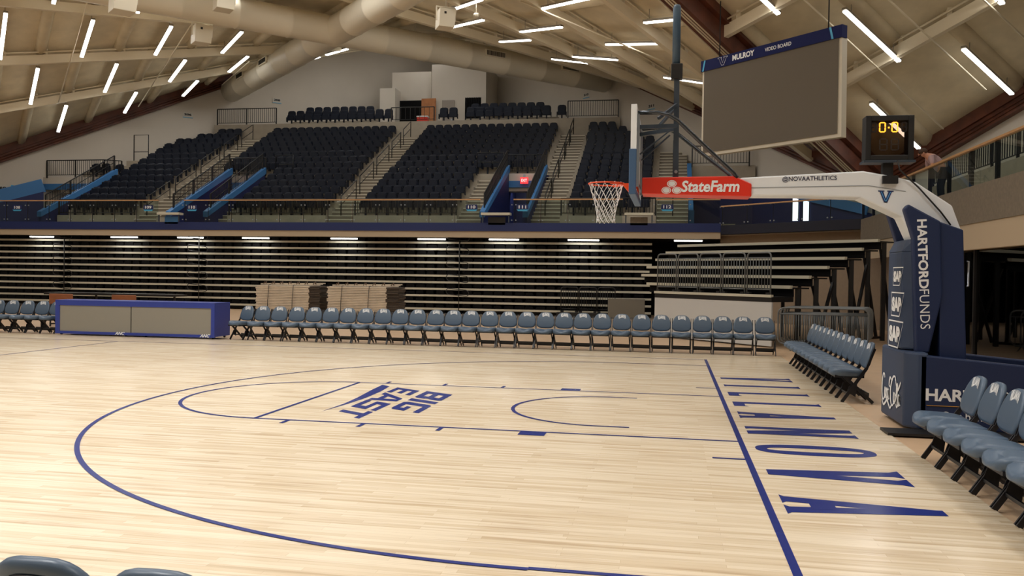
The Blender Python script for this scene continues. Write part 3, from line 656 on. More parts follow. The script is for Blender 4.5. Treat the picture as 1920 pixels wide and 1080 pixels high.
m.add([(x, y, z) for x, y in pts for z in (11.45, a.z)], [(2*i, 2*i+2, 2*i+3, 2*i+1) for i in range(n)]); tag(m.obj('black_curtain', DARK), 'black curtain hung beside the right terrace seats', 'curtain')
t = thing('cool_box', 'red and white cool box on the terrace edge', 'cool box', at(793, 222, 1, 38.6).xy.to_3d()+V3((0, 0, ZT)))
m = MB(); m.box(-.33, .33, -.2, .2, 0, .3); m.obj('body', RED, t, bevel=.02); m = MB(); m.box(-.35, .35, -.22, .22, .3, .38); m.obj('lid', WHITE, t, bevel=.02)
# signs
def sign(u, v, txt, lb, wall):
    n = V3((1, -1, 0)).normalized() if wall == 'L' else V3((-1, -1, 0)).normalized()
    d = _f+((u-960)*_r-(v-540)*_u)/FPX; P0 = Lc if wall == 'L' else Fc; tt = ((P0-CAMP).dot(n))/d.dot(n); p = CAMP+d*tt+n*.03
    X = V3((0, 0, 1)).cross(n); t = thing('wall_sign', lb, 'sign', p)
    m = MB(); w, h = .30, .17; m.add([X*sx*w+V3((0, 0, sz*h)) for sx, sz in ((-1, -1), (1, -1), (1, 1), (-1, 1))], [(0, 1, 2, 3)]); m.obj('plate', mat('sign_white', (205, 200, 190), .6), t)
    m = MB(); m.text(txt, -X*.22+n*.01+V3((0, 0, -.03)), X, V3((0, 0, 1)), .44, .14, bold=.06); m.obj('lettering', BLACK, t)
    m = MB(); m.add([X*sx*w+V3((0, 0, sz))+n*.008 for sx, sz in ((-1, -.17), (1, -.17), (1, -.13), (-1, -.13))], [(0, 1, 2, 3)]); m.obj('blue_edge', CYAN, t)
sign(352, 216, '206', 'small white wall sign reading 206 on the left wall', 'L'); sign(519, 189, '208', 'small white wall sign reading 208 near the left duct end', 'L')
sign(1100, 179, '210', 'small white wall sign reading 210 below the right duct end', 'R'); sign(1222, 200, '211', 'small white wall sign reading 211 left of the hoop mast', 'R')
n = V3((1, -1, 0)).normalized(); d = _f+((4-960)*_r-(360-540)*_u)/FPX; p = CAMP+d*((Lc-CAMP).dot(n)/d.dot(n))+n*.05; X = V3((0, 0, 1)).cross(n)
t = thing('restroom_sign', 'white wall sign cut by the left edge reading ROOMS twice', 'sign', p); m = MB(); m.add([X*a+V3((0, 0, b)) for a, b in ((-2.2, -.55), (.55, -.55), (.55, .42), (-2.2, .42))], [(0, 1, 2, 3)]); m.obj('plate', mat('sign_white', (205, 200, 190), .6), t)
m = MB()
for z in (.02, -.4): m.text('ROOMS', X*-1.3+n*.01+V3((0, 0, z)), X, V3((0, 0, 1)), 1.5, .28, bold=.03)
m.obj('lettering', BLACK, t); m = MB(); m.add([X*a+n*.01+V3((0, 0, b)) for a, b in ((.36, -.55), (.46, -.55), (.55, .42), (.42, .42))], [(0, 1, 2, 3)]); m.obj('blue_edge', CYAN, t)
for x, txt, lb in ((-32.55, '108', 'at the left edge'), (-25.39, '109', 'left of the left gap'), (-23.1, '110', 'right of the left gap'), (-9.49, '110', 'left of the gap by the net'), (-7.2, '111', 'right of the gap by the net'), (-.93, '112', 'under the red hoop arm')):
    t = thing('section_sign', f'navy section sign reading {txt} on the glass balustrade, {lb}', 'sign', (x, 25.405, 4.77))
    m = MB(); m.add([(-.24, 0, .13), (-.27, 0, -.05), (-.2, 0, -.15), (.2, 0, -.15), (.27, 0, -.05), (.24, 0, .13)], [(0, 1, 2, 3, 4, 5)]); m.obj('plate', NAVY, t)
    m = MB(); m.add([(-.2, -.01, -.16), (.2, -.01, -.16), (.26, -.01, -.09), (-.26, -.01, -.09)], [(0, 1, 2, 3)]); m.obj('blue_edge', CYAN, t)
    m = MB(); m.text(txt, (-.17, -.012, -.05), (1, 0, 0), (0, 0, 1), .34, .14, bold=.03); m.obj('lettering', WHITE, t)
for x, lb in ((-23.2, 'in the left portal'), (-8.15, 'in the portal by the hoop')):
    t = thing('exit_sign', f'glowing red EXIT sign hung {lb}', 'sign', (x, YV-.25, 6.62)); m = MB(); m.box(-.2, .2, -.03, .03, -.17, .15); m.obj('sign_box', EXITR, t)
    m = MB(); m.text('EXIT', (-.15, -.035, -.08), (1, 0, 0), (0, 0, 1), .3, .15, bold=.02); m.obj('lettering', mat('exit_white', (255, 190, 185), .5, emit=1.5), t)
    m = MB(); m.box(-.06, .06, -.04, .04, .15, .3); m.obj('bracket', SILV, t)
    strip((x-.55, 32.4, 6.38), (x+.55, 32.4, 6.38), 'white strip light '+('inside the left portal' if x < -20 else 'inside the portal by the hoop'), 14, 'portal strip lights')
for i, (u0, u1) in enumerate(((62, 105), (213, 262), (337, 385), (458, 508), (623, 673), (785, 838), (918, 975), (1065, 1125), (1263, 1318))):
    a, b = at(u0, 441, 1, 25.9), at(u1, 441, 1, 25.9); strip((a.x, 25.72, 3.36), (b.x, 25.72, 3.36), f'white strip light under the far balcony, {ORD[i]} from left', 7, 'strip lights under the far balcony')
# ---------------------------------------------------------------- retracted bleachers under the balcony
def bleacher(x0, x1, label):
    t = thing('telescopic_bleacher', label, 'bleacher', (x0, 25.9, 0), 0, 'folded bleacher banks under the balcony'); w = x1-x0-.03
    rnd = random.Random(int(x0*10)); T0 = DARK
    for k in range(11):
        z = .205+.3015*k; y = .022*k
        m = MB(); m.box(0, w, y-.02, y+.12, z-.045, z+.045); n = m.obj('row_nosing', ALU, t)
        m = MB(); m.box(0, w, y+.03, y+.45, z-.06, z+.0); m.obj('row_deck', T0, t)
        m = MB(); m.box(0, w, y+.22, y+.24, z, z+.12); x = .15
        while x < w-.5:
            h = .14+.05*rnd.random(); ww = .36+.12*rnd.random(); m.prism([(0, 0), (ww, 0), (ww-.03, h), (ww*.6, h+.02), (.03, h)], (x, y+.02, z+.04), (1, 0, 0), (0, 0, 1), (0, .28, 0)); x += .48
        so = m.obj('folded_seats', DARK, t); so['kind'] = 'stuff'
    m = MB()
    for i in range(int(w/3)+1): m.box(min(w-.1, i*3), min(w-.1, i*3)+.1, .5, .6, 0, 3.3)
    m.box(0, w, .5, .55, 0, .22); m.obj('support_frame', BLACK, t)
    return t
lx = [-38, -30.17, -22.92, -10.15, -1.53]
bls = [bleacher(a, b, f'folded telescopic bleacher bank of pale nosings, {lb}') for a, b, lb in zip(lx, lx[1:], ('far left behind the scorers table', 'between the two left oval rail stacks', 'widest bank behind the pallet stacks', 'bank right of the middle oval rails'))]
for i, x in enumerate(lx[1:4]):
    t = thing('aisle_rail', 'stack of thin black oval handrails fixed to the bleachers, '+('leftmost of three', 'second of three', 'rightmost of three')[i], 'handrail', (x, 25.72, 0), 0, 'oval handrail stacks')
    for k in range(5):
        z = .68+.62*k+.3; r = .14; hw = .52; sl = -.10; pts = []
        for j in range(20):
            a = 2*PI*j/20; cx = math.cos(a); sx = math.sin(a); px_ = (hw-r)*(1 if cx > 0 else -1)+r*cx; pts.append((px_, -.12, z+r*sx+sl*px_))
        m = MB(); m.tube(pts, .018, 5, closed=True); m.obj('oval_rail', BLACK, t)
    m = MB(); m.tube([(0.06, -.08, .05), (0.06, -.08, 3.5)], .022, 6); m.obj('post', BLACK, t)
# corner bleacher bank, pulled out, seen from its open end
e1 = V3((.7071, .7071, 0)); e2 = V3((-.7071, .7071, 0)); E0 = V3((1.86, 11.66, 0))
t = thing('corner_bleacher', 'pulled-out corner bleacher bank with open framework behind the crowd barriers', 'bleacher', E0)
LEN = [4.35, 5.5, 6.6, 7.2, 7.6, 7.9, 8.1, 8.3]
m = MB(); m.bar(e1*.45+V3((0, 0, 1.25)), e1*.45+e2*4.35+V3((0, 0, 1.25)), .9, .14); m.obj('front_deck', BLACK, t)
m = MB(); m.bar(e1*.02+V3((0, 0, 1.34)), e1*.02+e2*4.35+V3((0, 0, 1.34)), .10, .07); m.obj('deck_nosing', ALU, t)
m = MB(); m.bar(e1*.03+V3((0, 0, .60)), e1*.03+e2*4.35+V3((0, 0, .60)), .05, 1.16); m.obj('front_panel', PANEL, t)
for k in range(1, 7):
    z = 1.30+.277*k; o = e1*(.80*k)
    m = MB(); m.bar(o+V3((0, 0, z)), o+e2*LEN[k]+V3((0, 0, z)), .12, .085); m.obj('row_nosing', ALU, t)
    m = MB(); m.bar(o+e1*.4+V3((0, 0, z-.03)), o+e1*.4+e2*LEN[k]+V3((0, 0, z-.03)), .72, .04); m.obj('row_deck', BLACK, t)
    m = MB(); m.bar(o+e1*.10+V3((0, 0, z-.15)), o+e1*.10+e2*LEN[k]+V3((0, 0, z-.15)), .03, .22); m.obj('riser', DARK, t)
    m = MB(); m.bar(o+e1*.35+e2*.06, o+e1*.35+e2*.06+V3((0, 0, z-.04)), .12); m.obj('support_post', BLACK, t)
    if k > 1: m = MB(); m.bar(o-e1*.35+e2*.06+V3((0, 0, .1)), o+e1*.35+e2*.06+V3((0, 0, z-.3)) if k % 2 else o+e1*.3+e2*.08+V3((0, 0, .1)), .07); m.bar(o+e1*.9+e2*.1+V3((0, 0, .1)), o+e1*.25+e2*.1+V3((0, 0, z-.25)), .07); m.obj('brace', BLACK, t)
    for j in range(2):
        q = o+e1*.35+e2*(2.4+2.2*j); m = MB(); m.bar(q, q+V3((0, 0, z-.04)), .1); m.obj('support_post', BLACK, t)
# guard rails on the front deck
def guard(o, d, w, h, label, group, mt, cast=True):
    t = thing('guard_rail', label, 'railing', o, math.atan2(d.y, d.x), group); r = .10; m = MB()
    pts = [(0, 0, 0), (0, 0, h-r)]+[(r-r*math.cos(a), 0, h-r+r*math.sin(a)) for a in (.5, 1.0)]+[(r, 0, h), (w-r, 0, h)]+[(w-r+r*math.sin(a), 0, h-r+r*math.cos(a)) for a in (.5, 1.0)]+[(w, 0, h-r), (w, 0, 0)]
    m.tube(pts, .022, 7); m.obj('frame_tube', mt, t)
    for z in (.14, h-.14): m = MB(); m.tube([(0, 0, z), (w, 0, z)], .018, 6); m.obj('cross_rail', mt, t)
    m = MB(); n = int(w/.095)
    for i in range(1, n): m.tube([(w*i/n, 0, .14), (w*i/n, 0, h-.14)], .011, 5)
    m.obj('pickets', mt, t)
    if cast:
        for x in (.06, w-.06): m = MB(); m.box(x-.06, x+.06, -.05, .05, -.01, .06); m.obj('foot_clamp', BLACK, t)
    return t
for i in range(5):
    o = E0+e1*.10+e2*(.10+.86*(4-i)+.80); guard(o+V3((0, 0, 1.37)), -e2, .78, 1.12, f'grey guard rail on the corner bleacher deck, {ORD[i]} from left', 'guard rails on the corner bleacher', RAILG)
for i in range(3): guard(V3((-5.42+.80*i, 25.3, .22)), V3((1, 0, 0)), .74, 1.08, f'black guard rail leaning on the bleachers behind chairs, {ORD[i]} from left', 'black guard rails before the bleachers', BLACK)
m = MB(); m.box(-5.6, -2.9, 25.15, 25.5, -.02, .20); tag(m.obj('rail_plinth', BLACK, bevel=.01), 'low black plinth under the three black guard rails', 'plinth')
a = at(1140, 560, 1, 24.8); b = at(1208, 600, 1, 24.8); m = MB(); m.box(a.x, b.x, 24.8, 25.2, -.02, a.z); tag(m.obj('floor_cabinet', mat('cabinet_grey', (120, 116, 106), .6), bevel=.01), 'plain grey cabinet right of the three black guard rails', 'cabinet')
# crowd barriers stacked beside the corner bleacher
def barrier(o, ang, label):
    t = thing('crowd_barrier', label, 'barrier', o, ang, 'steel crowd barriers'); w, h, r = 2.15, 1.08, .14; m = MB()
    pts = [(r, 0, .16)]+[(r-r*math.sin(a), 0, .16+r-r*math.cos(a)) for a in (.6, 1.1)]+[(0, 0, .16+r), (0, 0, h-r)]+[(r-r*math.cos(a), 0, h-r+r*math.sin(a)) for a in (.5, 1.0)]+[(r, 0, h), (w-r, 0, h)]+[(w-r+r*math.sin(a), 0, h-r+r*math.cos(a)) for a in (.5, 1.0)]+[(w, 0, h-r), (w, 0, .16+r), (w-r, 0, .16)]
    m.tube(pts, .021, 7, closed=True); m.obj('frame_tube', RAILG, t)
    m = MB(); m.tube([(.02, 0, h-.16), (w-.02, 0, h-.16)], .014, 6); m.obj('cross_rail', RAILG, t)
    m = MB()
    for i in range(1, 17): m.tube([(w*i/17, 0, .16), (w*i/17, 0, h-.16)], .009, 5)
    m.obj('pickets', RAILG, t)
    for x in (.3, w-.3): m = MB(); m.tube([(x, -.28, 0), (x, -.2, .04), (x, 0, .17), (x, .2, .04), (x, .28, 0)], .018, 6); m.obj('foot', RAILG, t)
for i in range(5): barrier(V3((1.98+.11*i, 11.2+.36*i, -.02)), -.10+.015*i, f'grey steel crowd barrier right of the far chair row, {ORD[i]} from the front')
# ---------------------------------------------------------------- folding chairs (proto faces -y, origin on floor)
def rr(w, d, n=24, p=2.6):
    return [(w*math.copysign(abs(math.cos(2*PI*i/n))**(2/p), math.cos(2*PI*i/n)), d*math.copysign(abs(math.sin(2*PI*i/n))**(2/p), math.sin(2*PI*i/n))) for i in range(n)]
CW = .235
def make_chair(label, group):
    t = thing('folding_chair', label, 'chair', (0, 0, 0), 0, group)
    m = MB(); m.smooth = True; R = []
    for sc, z in ((.90, .388), (.985, .398), (1, .430), (.98, .458), (.90, .474), (.6, .480)):
        R.append([V3((x*sc, y*sc-.072, z-(.020*math.cos(min(1, abs(x/CW))*PI)+.0)*(1 if z > .42 else 0)*(1-.5*(y/.22)) - .006)) for x, y in rr(CW, .250, 28, 3.0)])
    m.loft(R); m.obj('seat', CUSH, t)
    m = MB(); m.box(-.20, .20, -.27, .14, .36, .395); m.obj('seat_pan', CHLEG, t)
    # backrest: shield outline, dished, leaning back
    tilt = .26; B = V3((0, .172, .515)); ny, nz = math.cos(tilt), math.sin(tilt)
    def bp(x, h, d):   # x across, h up the back, d depth behind face
        dish = .035*(x/CW)**2
        return V3((x, B.y+h*math.sin(tilt)+d*ny-dish, B.z+h*math.cos(tilt)-d*nz))
    H = .385; out = []
    for i in range(32):
        a = 2*PI*i/32; c, s = math.cos(a), math.sin(a)
        up = s > 0; x = CW*.97*math.copysign(abs(c)**(.62 if up else .40), c); h = H*.42+(H*.58*abs(s)**.90 if up else -H*.42*abs(s)**.62); x *= 1-.20*max(0, (h-H*.3)/H); h += (0 if up else H*.06*(1-abs(c))*-1)
        out.append((x, h))
    m = MB(); m.smooth = True; R = []
    for sc, d in ((.84, -.004), (.955, .002), (1, .018), (1, .034), (.96, .048), (.80, .053)): R.append([bp(x*sc, H/2+(h-H/2)*sc, d) for x, h in out])
    m.loft(R); bk = m.obj('backrest', CUSH, t)
    m = MB(); m.loft([[bp(x*.72, H/2+(h-H/2)*.78, .054) for x, h in out], [bp(x*.70, H/2+(h-H/2)*.76, .060) for x, h in out]]); m.obj('back_shell', CHLEG, bk)
    m = MB(); pts = [bp(.068*math.cos(2*PI*i/16), H*.555+.013*math.sin(2*PI*i/16)-.012*(1-math.cos(2*PI*i/16)**2), -.0075) for i in range(16)]; m.add(pts, [tuple(range(16))]); m.obj('grip_slot', DARK, bk)
    vs, fs = textmesh('VILLANOVA', 0, .065, 1); x0, x1 = min(v[0] for v in vs), max(v[0] for v in vs); y0, y1 = min(v[1] for v in vs), max(v[1] for v in vs)
    m = MB(); P = []
    for x, y in vs: u = (x-x0)/(x1-x0)*2-1; v = (y-y0)/(y1-y0); P.append(bp(u*.095, H*.650+v*.105+.014*(1-u*u), -.012))
    m.add(P, fs); m.obj('lettering', WHITE, bk)
    for s in (-1, 1):
        x = s*(CW-.012)
        m = MB(); m.bar((x, .275, .80), (x, .165, .50), .016, .034); m.bar((x, .165, .51), (x, -.175, .0), .018, .046); m.obj('front_leg', CHLEG, t)
        m = MB(); m.bar((x-s*.02, -.14, .38), (x-s*.02, .265, 0), .018, .046); m.obj('rear_leg', CHLEG, t)
        m = MB(); m.prism([(.0, .08), (.02, .27), (-.09, .24), (-.12, .15)], (x-s*.008, .02, 0), (0, 1, 0), (0, 0, 1), (-s*.01, 0, 0)); m.obj('gusset', CHLEG, t)
    m = MB(); m.bar((-CW+.02, -.09, .13), (CW-.02, -.09, .13), .02, .03); m.obj('front_stretcher', CHLEG, t)
    m = MB(); m.bar((-CW+.03, .20, .10), (CW-.03, .20, .10), .016, .09); m.obj('rear_stretcher', CHLEG, t)
    return t
chair0 = make_chair('padded grey-blue folding chair in the far courtside row, first from left of that row', 'far courtside chair row'); cu = [False]
def chair(x, y, rz, label, group, z=0):
    if not cu[0]: cu[0] = True; chair0.location = (x, y, z); chair0.rotation_euler = (0, 0, rz); chair0['label'] = label; chair0['group'] = group; return chair0
    return dup(chair0, (x, y, z), rz, label, group)
fx = [459, 491.5, 523, 556, 588, 620, 652, 685, 718, 750, 783, 817, 850, 883, 918, 953, 988, 1023, 1058, 1093, 1129, 1166, 1203, 1240, 1278, 1317, 1355, 1393, 1434]
for i, u in enumerate(fx):
    x = at(u, 590, 1, 9.50).x; w = 'scorers table'
    chair(x, 9.29-.004*(x+5), (-.30 if i == 0 else -.02), f'grey-blue padded folding chair, far row, {ORD[i]} to the right of the {w}', 'far courtside chair row')
for i, u in enumerate((-8, 19, 48, 76, 103)):
    x = at(u, 590, 1, 9.60).x; chair(x-.03, 9.5, -.02, f'grey-blue padded folding chair left of the scorers table, {ORD[i]} from left edge', 'far chairs left of the scorers table')
for k in range(12): chair(1.925, 1.93+.463*k, -PI/2, f'grey-blue folding chair in baseline row beyond the hoop base, {ORD[k]} from the hoop', 'baseline chair row beyond the hoop')
for k in range(7): chair(1.965, -2.46-.485*k, -PI/2, f'grey-blue folding chair in near baseline row, {ORD[k]} from the hoop base', 'near baseline chair row')
chair(-2.77, -8.79, PI, 'top of chair back in the bottom left corner, left of two', 'chairs by the camera'); chair(-2.33, -8.81, PI, 'top of chair back at the bottom edge, right of two', 'chairs by the camera')
# ---------------------------------------------------------------- scorers table
XA, XB = -17.22, -12.50; t = thing('scorers_table', 'long blue scorers table with two dark LED panels on its front', 'table', ((XA+XB)/2, 9.0, 0)); W_ = (XB-XA)/2
m = MB(); m.box(-W_, W_, .06, .80, .06, .93); m.obj('body', TBLUE, t)
m = MB(); m.box(-W_, W_, 0, .80, .93, .955); m.obj('table_top', TBLUE, t, bevel=.006)
m = MB(); m.box(-W_, W_, 0, .06, .81, .93); m.box(-W_, W_, 0, .06, .04, .11); m.box(-W_, -W_+.13, 0, .06, .11, .81); m.box(W_-.10, W_, 0, .06, .11, .81); m.box(-.10, -.06, .001, .06, .80, .95); m.obj('front_frame', TBLUE, t)
for a, b in ((-W_+.13, -.09), (-.07, W_-.10)): m = MB(); m.box(a, b, .02, .05, .11, .81); m.obj('led_panel', SCREEN2, t)
m = MB(); m.box(-.087, -.073, .01, .05, .06, .94); m.obj('panel_gap', BLACK, t)
for x in (-.55, W_-.42): m = MB(); m.text('ANC', (x, -.004, .045), (1, 0, 0), (0, 0, 1), .30, .085, shear=.4, bold=.04); m.obj('lettering', WHITE, t)
for x in (-W_+.1, -.3, .3, W_-.1):
    for y in (.12, .7): m = MB(); m.smooth = True; m.tube([(x-.02, y, .03), (x+.02, y, .03)], .03, 10); m.obj('castor', BLACK, t)
t = thing('folding_table', 'black-skirted folding table on the floor behind the scorers table', 'table', (-18.4, 13.2, -.02)); m = MB(); m.box(-2.3, 2.3, -.4, .4, .98, 1.05); m.obj('table_top', BLACK, t)
for s in (-1, -.33, .33, 1):
    m = MB(); m.bar((s*2.1, 0, 0), (s*2.1, 0, .98), .05); m.bar((s*2.1, -.3, .03), (s*2.1, .3, .03), .04); m.obj('leg', BLACK, t)
for x, lb in ((-19.6, 'left'), (-17.4, 'right')):
    t = thing('wooden_chair', f'brown wooden chair back showing above the scorers table, {lb} one', 'chair', (x, 12.0, -.02), 0, 'wooden chairs behind the scorers table'); BR = mat('brown_wood', (150, 92, 58), .5, noise=.1)
    m = MB(); m.box(-.42, .42, .2, .23, .62, 1.03); m.obj('backrest', BR, t, bevel=.02); m = MB(); m.box(-.4, .4, -.22, .2, .42, .46); m.obj('seat', BR, t, bevel=.01)
    for sx in (-1, 1):
        for sy in (-1, 1): m = MB(); m.bar((sx*.36, sy*.19, 0), (sx*.36, sy*.19+(.02 if sy > 0 else 0), .65 if sy > 0 else .42), .035); m.obj('leg', BLACK, t)
# ---------------------------------------------------------------- stacks of floor panels
for i, (u0, u1, du) in enumerate(((481, 597, 582), (615, 745, 714))):
    a, b = at(u0, 560, 1, 20.5), at(u1, 560, 1, 20.5); t = thing('panel_stack', 'stack of pale court floor panels strapped on a dolly, '+('left' if i == 0 else 'right')+' one', 'stack', ((a.x+b.x)/2, 21, -.02), .06, 'stacks of floor panels'); w = (b.x-a.x)/2; rnd = random.Random(i)
    LP_ = mat('panel_edge', (222, 208, 188), .6, noise=.07, nscale=5); DP = mat('panel_dark', (78, 68, 60), .7)
    for k in range(17):
        o = (rnd.random()-.5)*.07; m = MB(); m.box(-w+o, w*.66+o, -.55, .6, .14+.066*k, .195+.066*k); m.m = 1; m.box(w*.66+o, w+o, -.5+o, .55, .14+.066*k, .195+.066*k); m.obj('floor_panel', [LP_, DP], t)
    m = MB(); m.box(-w*.96, w*.96, -.5, .55, .08, .14); m.obj('dolly', BLACK, t)
    for sx in (-.8, 0, .8):
        for sy in (-.4, .45): m = MB(); m.tube([(sx*w-.02, sy, .045), (sx*w+.02, sy, .045)], .045, 10); m.obj('castor', BLACK, t)
    for sx in (-.62, .15): m = MB(); m.tube([(sx*w, -.6, .1), (sx*w+.02, -.61, .7), (sx*w+.05, -.58, 1.29), (sx*w+.05, .6, 1.29)], .012, 5); m.obj('strap', BLACK, t)
    for j in range(3): m = MB(); m.bar((-w*.9, -.35+.3*j, 1.31), (w*.95, -.30+.3*j, 1.30+.03*j), .09, .045); m.obj('batten', LP_, t)
    m = MB(); m.smooth = True
    for j in range(7):
        x = -w*.75+w*.26*j; m.tube([(x-.06, -.42, 1.32), (x, -.46, 1.40), (x+.05, -.40, 1.34), (x+.02, -.35, 1.42)], .02, 5)
    m.obj('rope_tangle', mat('rope_brown', (96, 74, 56), .8), t)
# ---------------------------------------------------------------- video board
def ax(u, v, D): return CAMP+(_f+((u-960)*_r-(v-540)*_u)/FPX)*D
Pr = ax(1573, 71, 25.2); X = V3((.7071, -.7071, 0)); nrm = V3((-.7071, -.7071, 0)); sc_ = 25.2/FPX
bw, hs = 5.3, 2.83; hh = .37
O = V3((Pr.x, Pr.y, Pr.z))-X*bw-V3((0, 0, hs))
t = thing('video_board', 'large dark video board with navy header hung right of the hoop mast', 'screen', O)
m = MB(); d = -nrm*.24
m.prism([(-.10, -.11), (bw+.13, -.11), (bw+.10, hs+.02), (-.10, hs+.02)], nrm*-.02, X, (0, 0, 1), d); m.obj('casing', CREAM, t)
m = MB(); m.add([X*a+V3((0, 0, b))+nrm*.01 for a, b in ((0, 0), (bw, 0), (bw, hs), (0, hs))], [(0, 1, 2, 3)]); m.obj('screen', SCREEN, t)
m = MB(); m.prism([(-.13, hs), (bw+.13, hs), (bw+.13, hs+hh), (-.13, hs+hh)], nrm*.04, X, (0, 0, 1), d*1.05); hd = m.obj('header', HDR, t)
m = MB()
for a in (.05, bw-.10): 
    s = .09 if a < 1 else -.09; m.add([X*x+V3((0, 0, z))+nrm*.045 for x, z in ((a-.12, hs+.0), (a-.05, hs), (a-.05+s, hs+hh), (a-.12+s, hs+hh))], [(0, 1, 2, 3)])
m.obj('cyan_stripe', CYAN, hd)
m = MB(); m.text('MULROY', X*1.28+V3((0, 0, hs+.11))+nrm*.046, X, (0, 0, 1), .92, .19, bold=.045); m.text('VIDEO BOARD', X*2.62+V3((0, 0, hs+.135))+nrm*.046, X, (0, 0, 1), 1.02, .12, bold=.012); m.obj('lettering', WHITE, hd)
def vlogo(O, X, Y, w, h, par, off, cols=(WHITE, NAVY, CYAN)):
    for j, (g, mt) in enumerate(((1, cols[0]), (.80, cols[1]), (.22, cols[2]))):
        m = MB(); st = .17*g; 
        def pt(a, b): return O+X*((a-.5)*w)+Y*(b*h)+off*(j+1)
        for s in (-1, 1):
            c = .5+s*.30; q = [(.5+s*.02-st*.62, .02+.05*j), (.5+s*.02+st*.62, .02+.05*j), (c+st*.75, .96-.04*j), (c-st*.75, .96-.04*j)]
            m.add([pt(*z) for z in q], [(0, 1, 2, 3)])
            if j < 2: m.add([pt(c-st*1.25, 1-.04*j), pt(c+st*1.25, 1-.04*j), pt(c+st*1.25, .88+.02*j), pt(c-st*1.25, .88+.02*j)], [(0, 3, 2, 1)])
        m.obj('v_emblem', mt, par)
vlogo(X*.86+V3((0, 0, hs+.04))+nrm*.045, X, V3((0, 0, 1)), .42, .29, hd, nrm*.003, (WHITE, HDR, HDR))
for a in (.5, bw-.5): m = MB(); m.tube([X*a+V3((0, 0, hs+hh))-nrm*.2, X*a+V3((0, 0, hs+hh+3.4))-nrm*.2], .02, 6); m.obj('hanging_cable', BLACK, t)
# ---------------------------------------------------------------- portable hoop
hp = thing('basketball_hoop', 'portable basketball hoop with navy padded base, white arm and red sleeve', 'basketball hoop', (2.6, 0, 0))
hp.location = (0, 0, 0)
def P3(nm, poly, y0, y1, mt, par=hp, bevel=.0, label=None):
    m = MB(); m.prism(poly, (0, y0, 0), (1, 0, 0), (0, 0, 1), (0, y1-y0, 0)); return m.obj(nm, mt, par, bevel=bevel, label=label)
P3('base_frame', [(2.2, .03), (5.2, .03), (5.2, .50), (2.3, .62)], -.45, .5, BLACK)
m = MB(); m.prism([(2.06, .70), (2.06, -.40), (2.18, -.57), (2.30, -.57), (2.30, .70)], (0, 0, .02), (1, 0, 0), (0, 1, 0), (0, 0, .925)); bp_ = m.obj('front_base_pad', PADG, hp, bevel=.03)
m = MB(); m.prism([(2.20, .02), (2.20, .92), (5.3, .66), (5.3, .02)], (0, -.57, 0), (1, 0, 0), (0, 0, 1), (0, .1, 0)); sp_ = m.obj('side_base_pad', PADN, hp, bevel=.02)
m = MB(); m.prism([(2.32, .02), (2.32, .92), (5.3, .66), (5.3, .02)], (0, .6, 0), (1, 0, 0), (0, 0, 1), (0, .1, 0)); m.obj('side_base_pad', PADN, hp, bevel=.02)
m = MB(); m.box(1.76, 4.8, -.96, -.58, .0, .03); m.obj('floor_plate', BLACK, hp)
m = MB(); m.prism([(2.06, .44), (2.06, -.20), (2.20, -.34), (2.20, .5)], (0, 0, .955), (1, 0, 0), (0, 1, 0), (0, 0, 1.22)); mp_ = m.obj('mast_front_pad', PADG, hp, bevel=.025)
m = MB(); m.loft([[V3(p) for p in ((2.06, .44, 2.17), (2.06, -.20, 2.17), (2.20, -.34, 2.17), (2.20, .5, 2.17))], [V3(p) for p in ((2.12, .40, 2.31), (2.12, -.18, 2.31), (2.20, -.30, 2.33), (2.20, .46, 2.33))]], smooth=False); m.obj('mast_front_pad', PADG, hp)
HA = [(2.02, 2.68), (2.07, 2.74), (2.44, 2.53), (2.48, 1.62), (2.34, .93), (2.19, .93), (2.13, 2.32)]
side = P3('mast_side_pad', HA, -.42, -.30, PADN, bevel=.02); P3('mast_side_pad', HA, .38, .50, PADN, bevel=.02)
RE = [(2.44, 2.53), (2.71, 2.43), (2.78, .76), (2.47, .86)]
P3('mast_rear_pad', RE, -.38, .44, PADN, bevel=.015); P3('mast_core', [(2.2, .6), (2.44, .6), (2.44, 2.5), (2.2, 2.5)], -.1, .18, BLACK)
ARM = [(.10, 3.10), (1.60, 3.175), (1.98, 3.10), (2.22, 3.03), (2.64, 2.74), (2.75, 2.44), (2.62, 2.20), (2.24, 2.20), (2.06, 2.60), (1.57, 2.84), (.84, 2.865), (.10, 2.87)]
arm = P3('arm', ARM, -.17, .21, WHITEM, bevel=.018)
m = MB(); m.prism([(.2, 2.975), (1.66, 2.995), (2.1, 2.92), (2.10, 2.912), (1.66, 2.985), (.2, 2.965)], (0, -.172, 0), (1, 0, 0), (0, 0, 1), (0, -.003, 0)); m.obj('arm_seam', mat('seam_grey', (150, 155, 160), .5), arm)
sl = P3('sponsor_sleeve', [(-1.15, 3.11), (.03, 3.12), (.24, 3.02), (.24, 2.855), (-1.15, 2.895)], -.20, .24, RED, bevel=.012)
yS = -.204
m = MB(); m.text('StateFarm', (-.645, yS, 2.915), (1, 0, 0), (0, 0, 1), .735, .15, shear=.15, bold=.03); m.obj('lettering', WHITE, sl)
for cx, cz in ((-.765, 3.025), (-.835, 2.94), (-.70, 2.94)):
    for rad, mt, o in ((1, WHITE, 0), (.80, RED, .001), (.70, WHITE, .002)):
        m = MB(); m.add([(cx+.062*rad*math.cos(2*PI*i/24), yS-o, cz+.046*rad*math.sin(2*PI*i/24)) for i in range(24)], [tuple(range(24))]); m.obj('oval_emblem', mt, sl)
m = MB(); m.text('@NOVAATHLETICS', (.62, -.176, 3.035), V3((1, 0, .02)), (0, 0, 1), .66, .075, bold=.012); m.obj('lettering', mat('navy_print', (28, 34, 70), .5), arm)
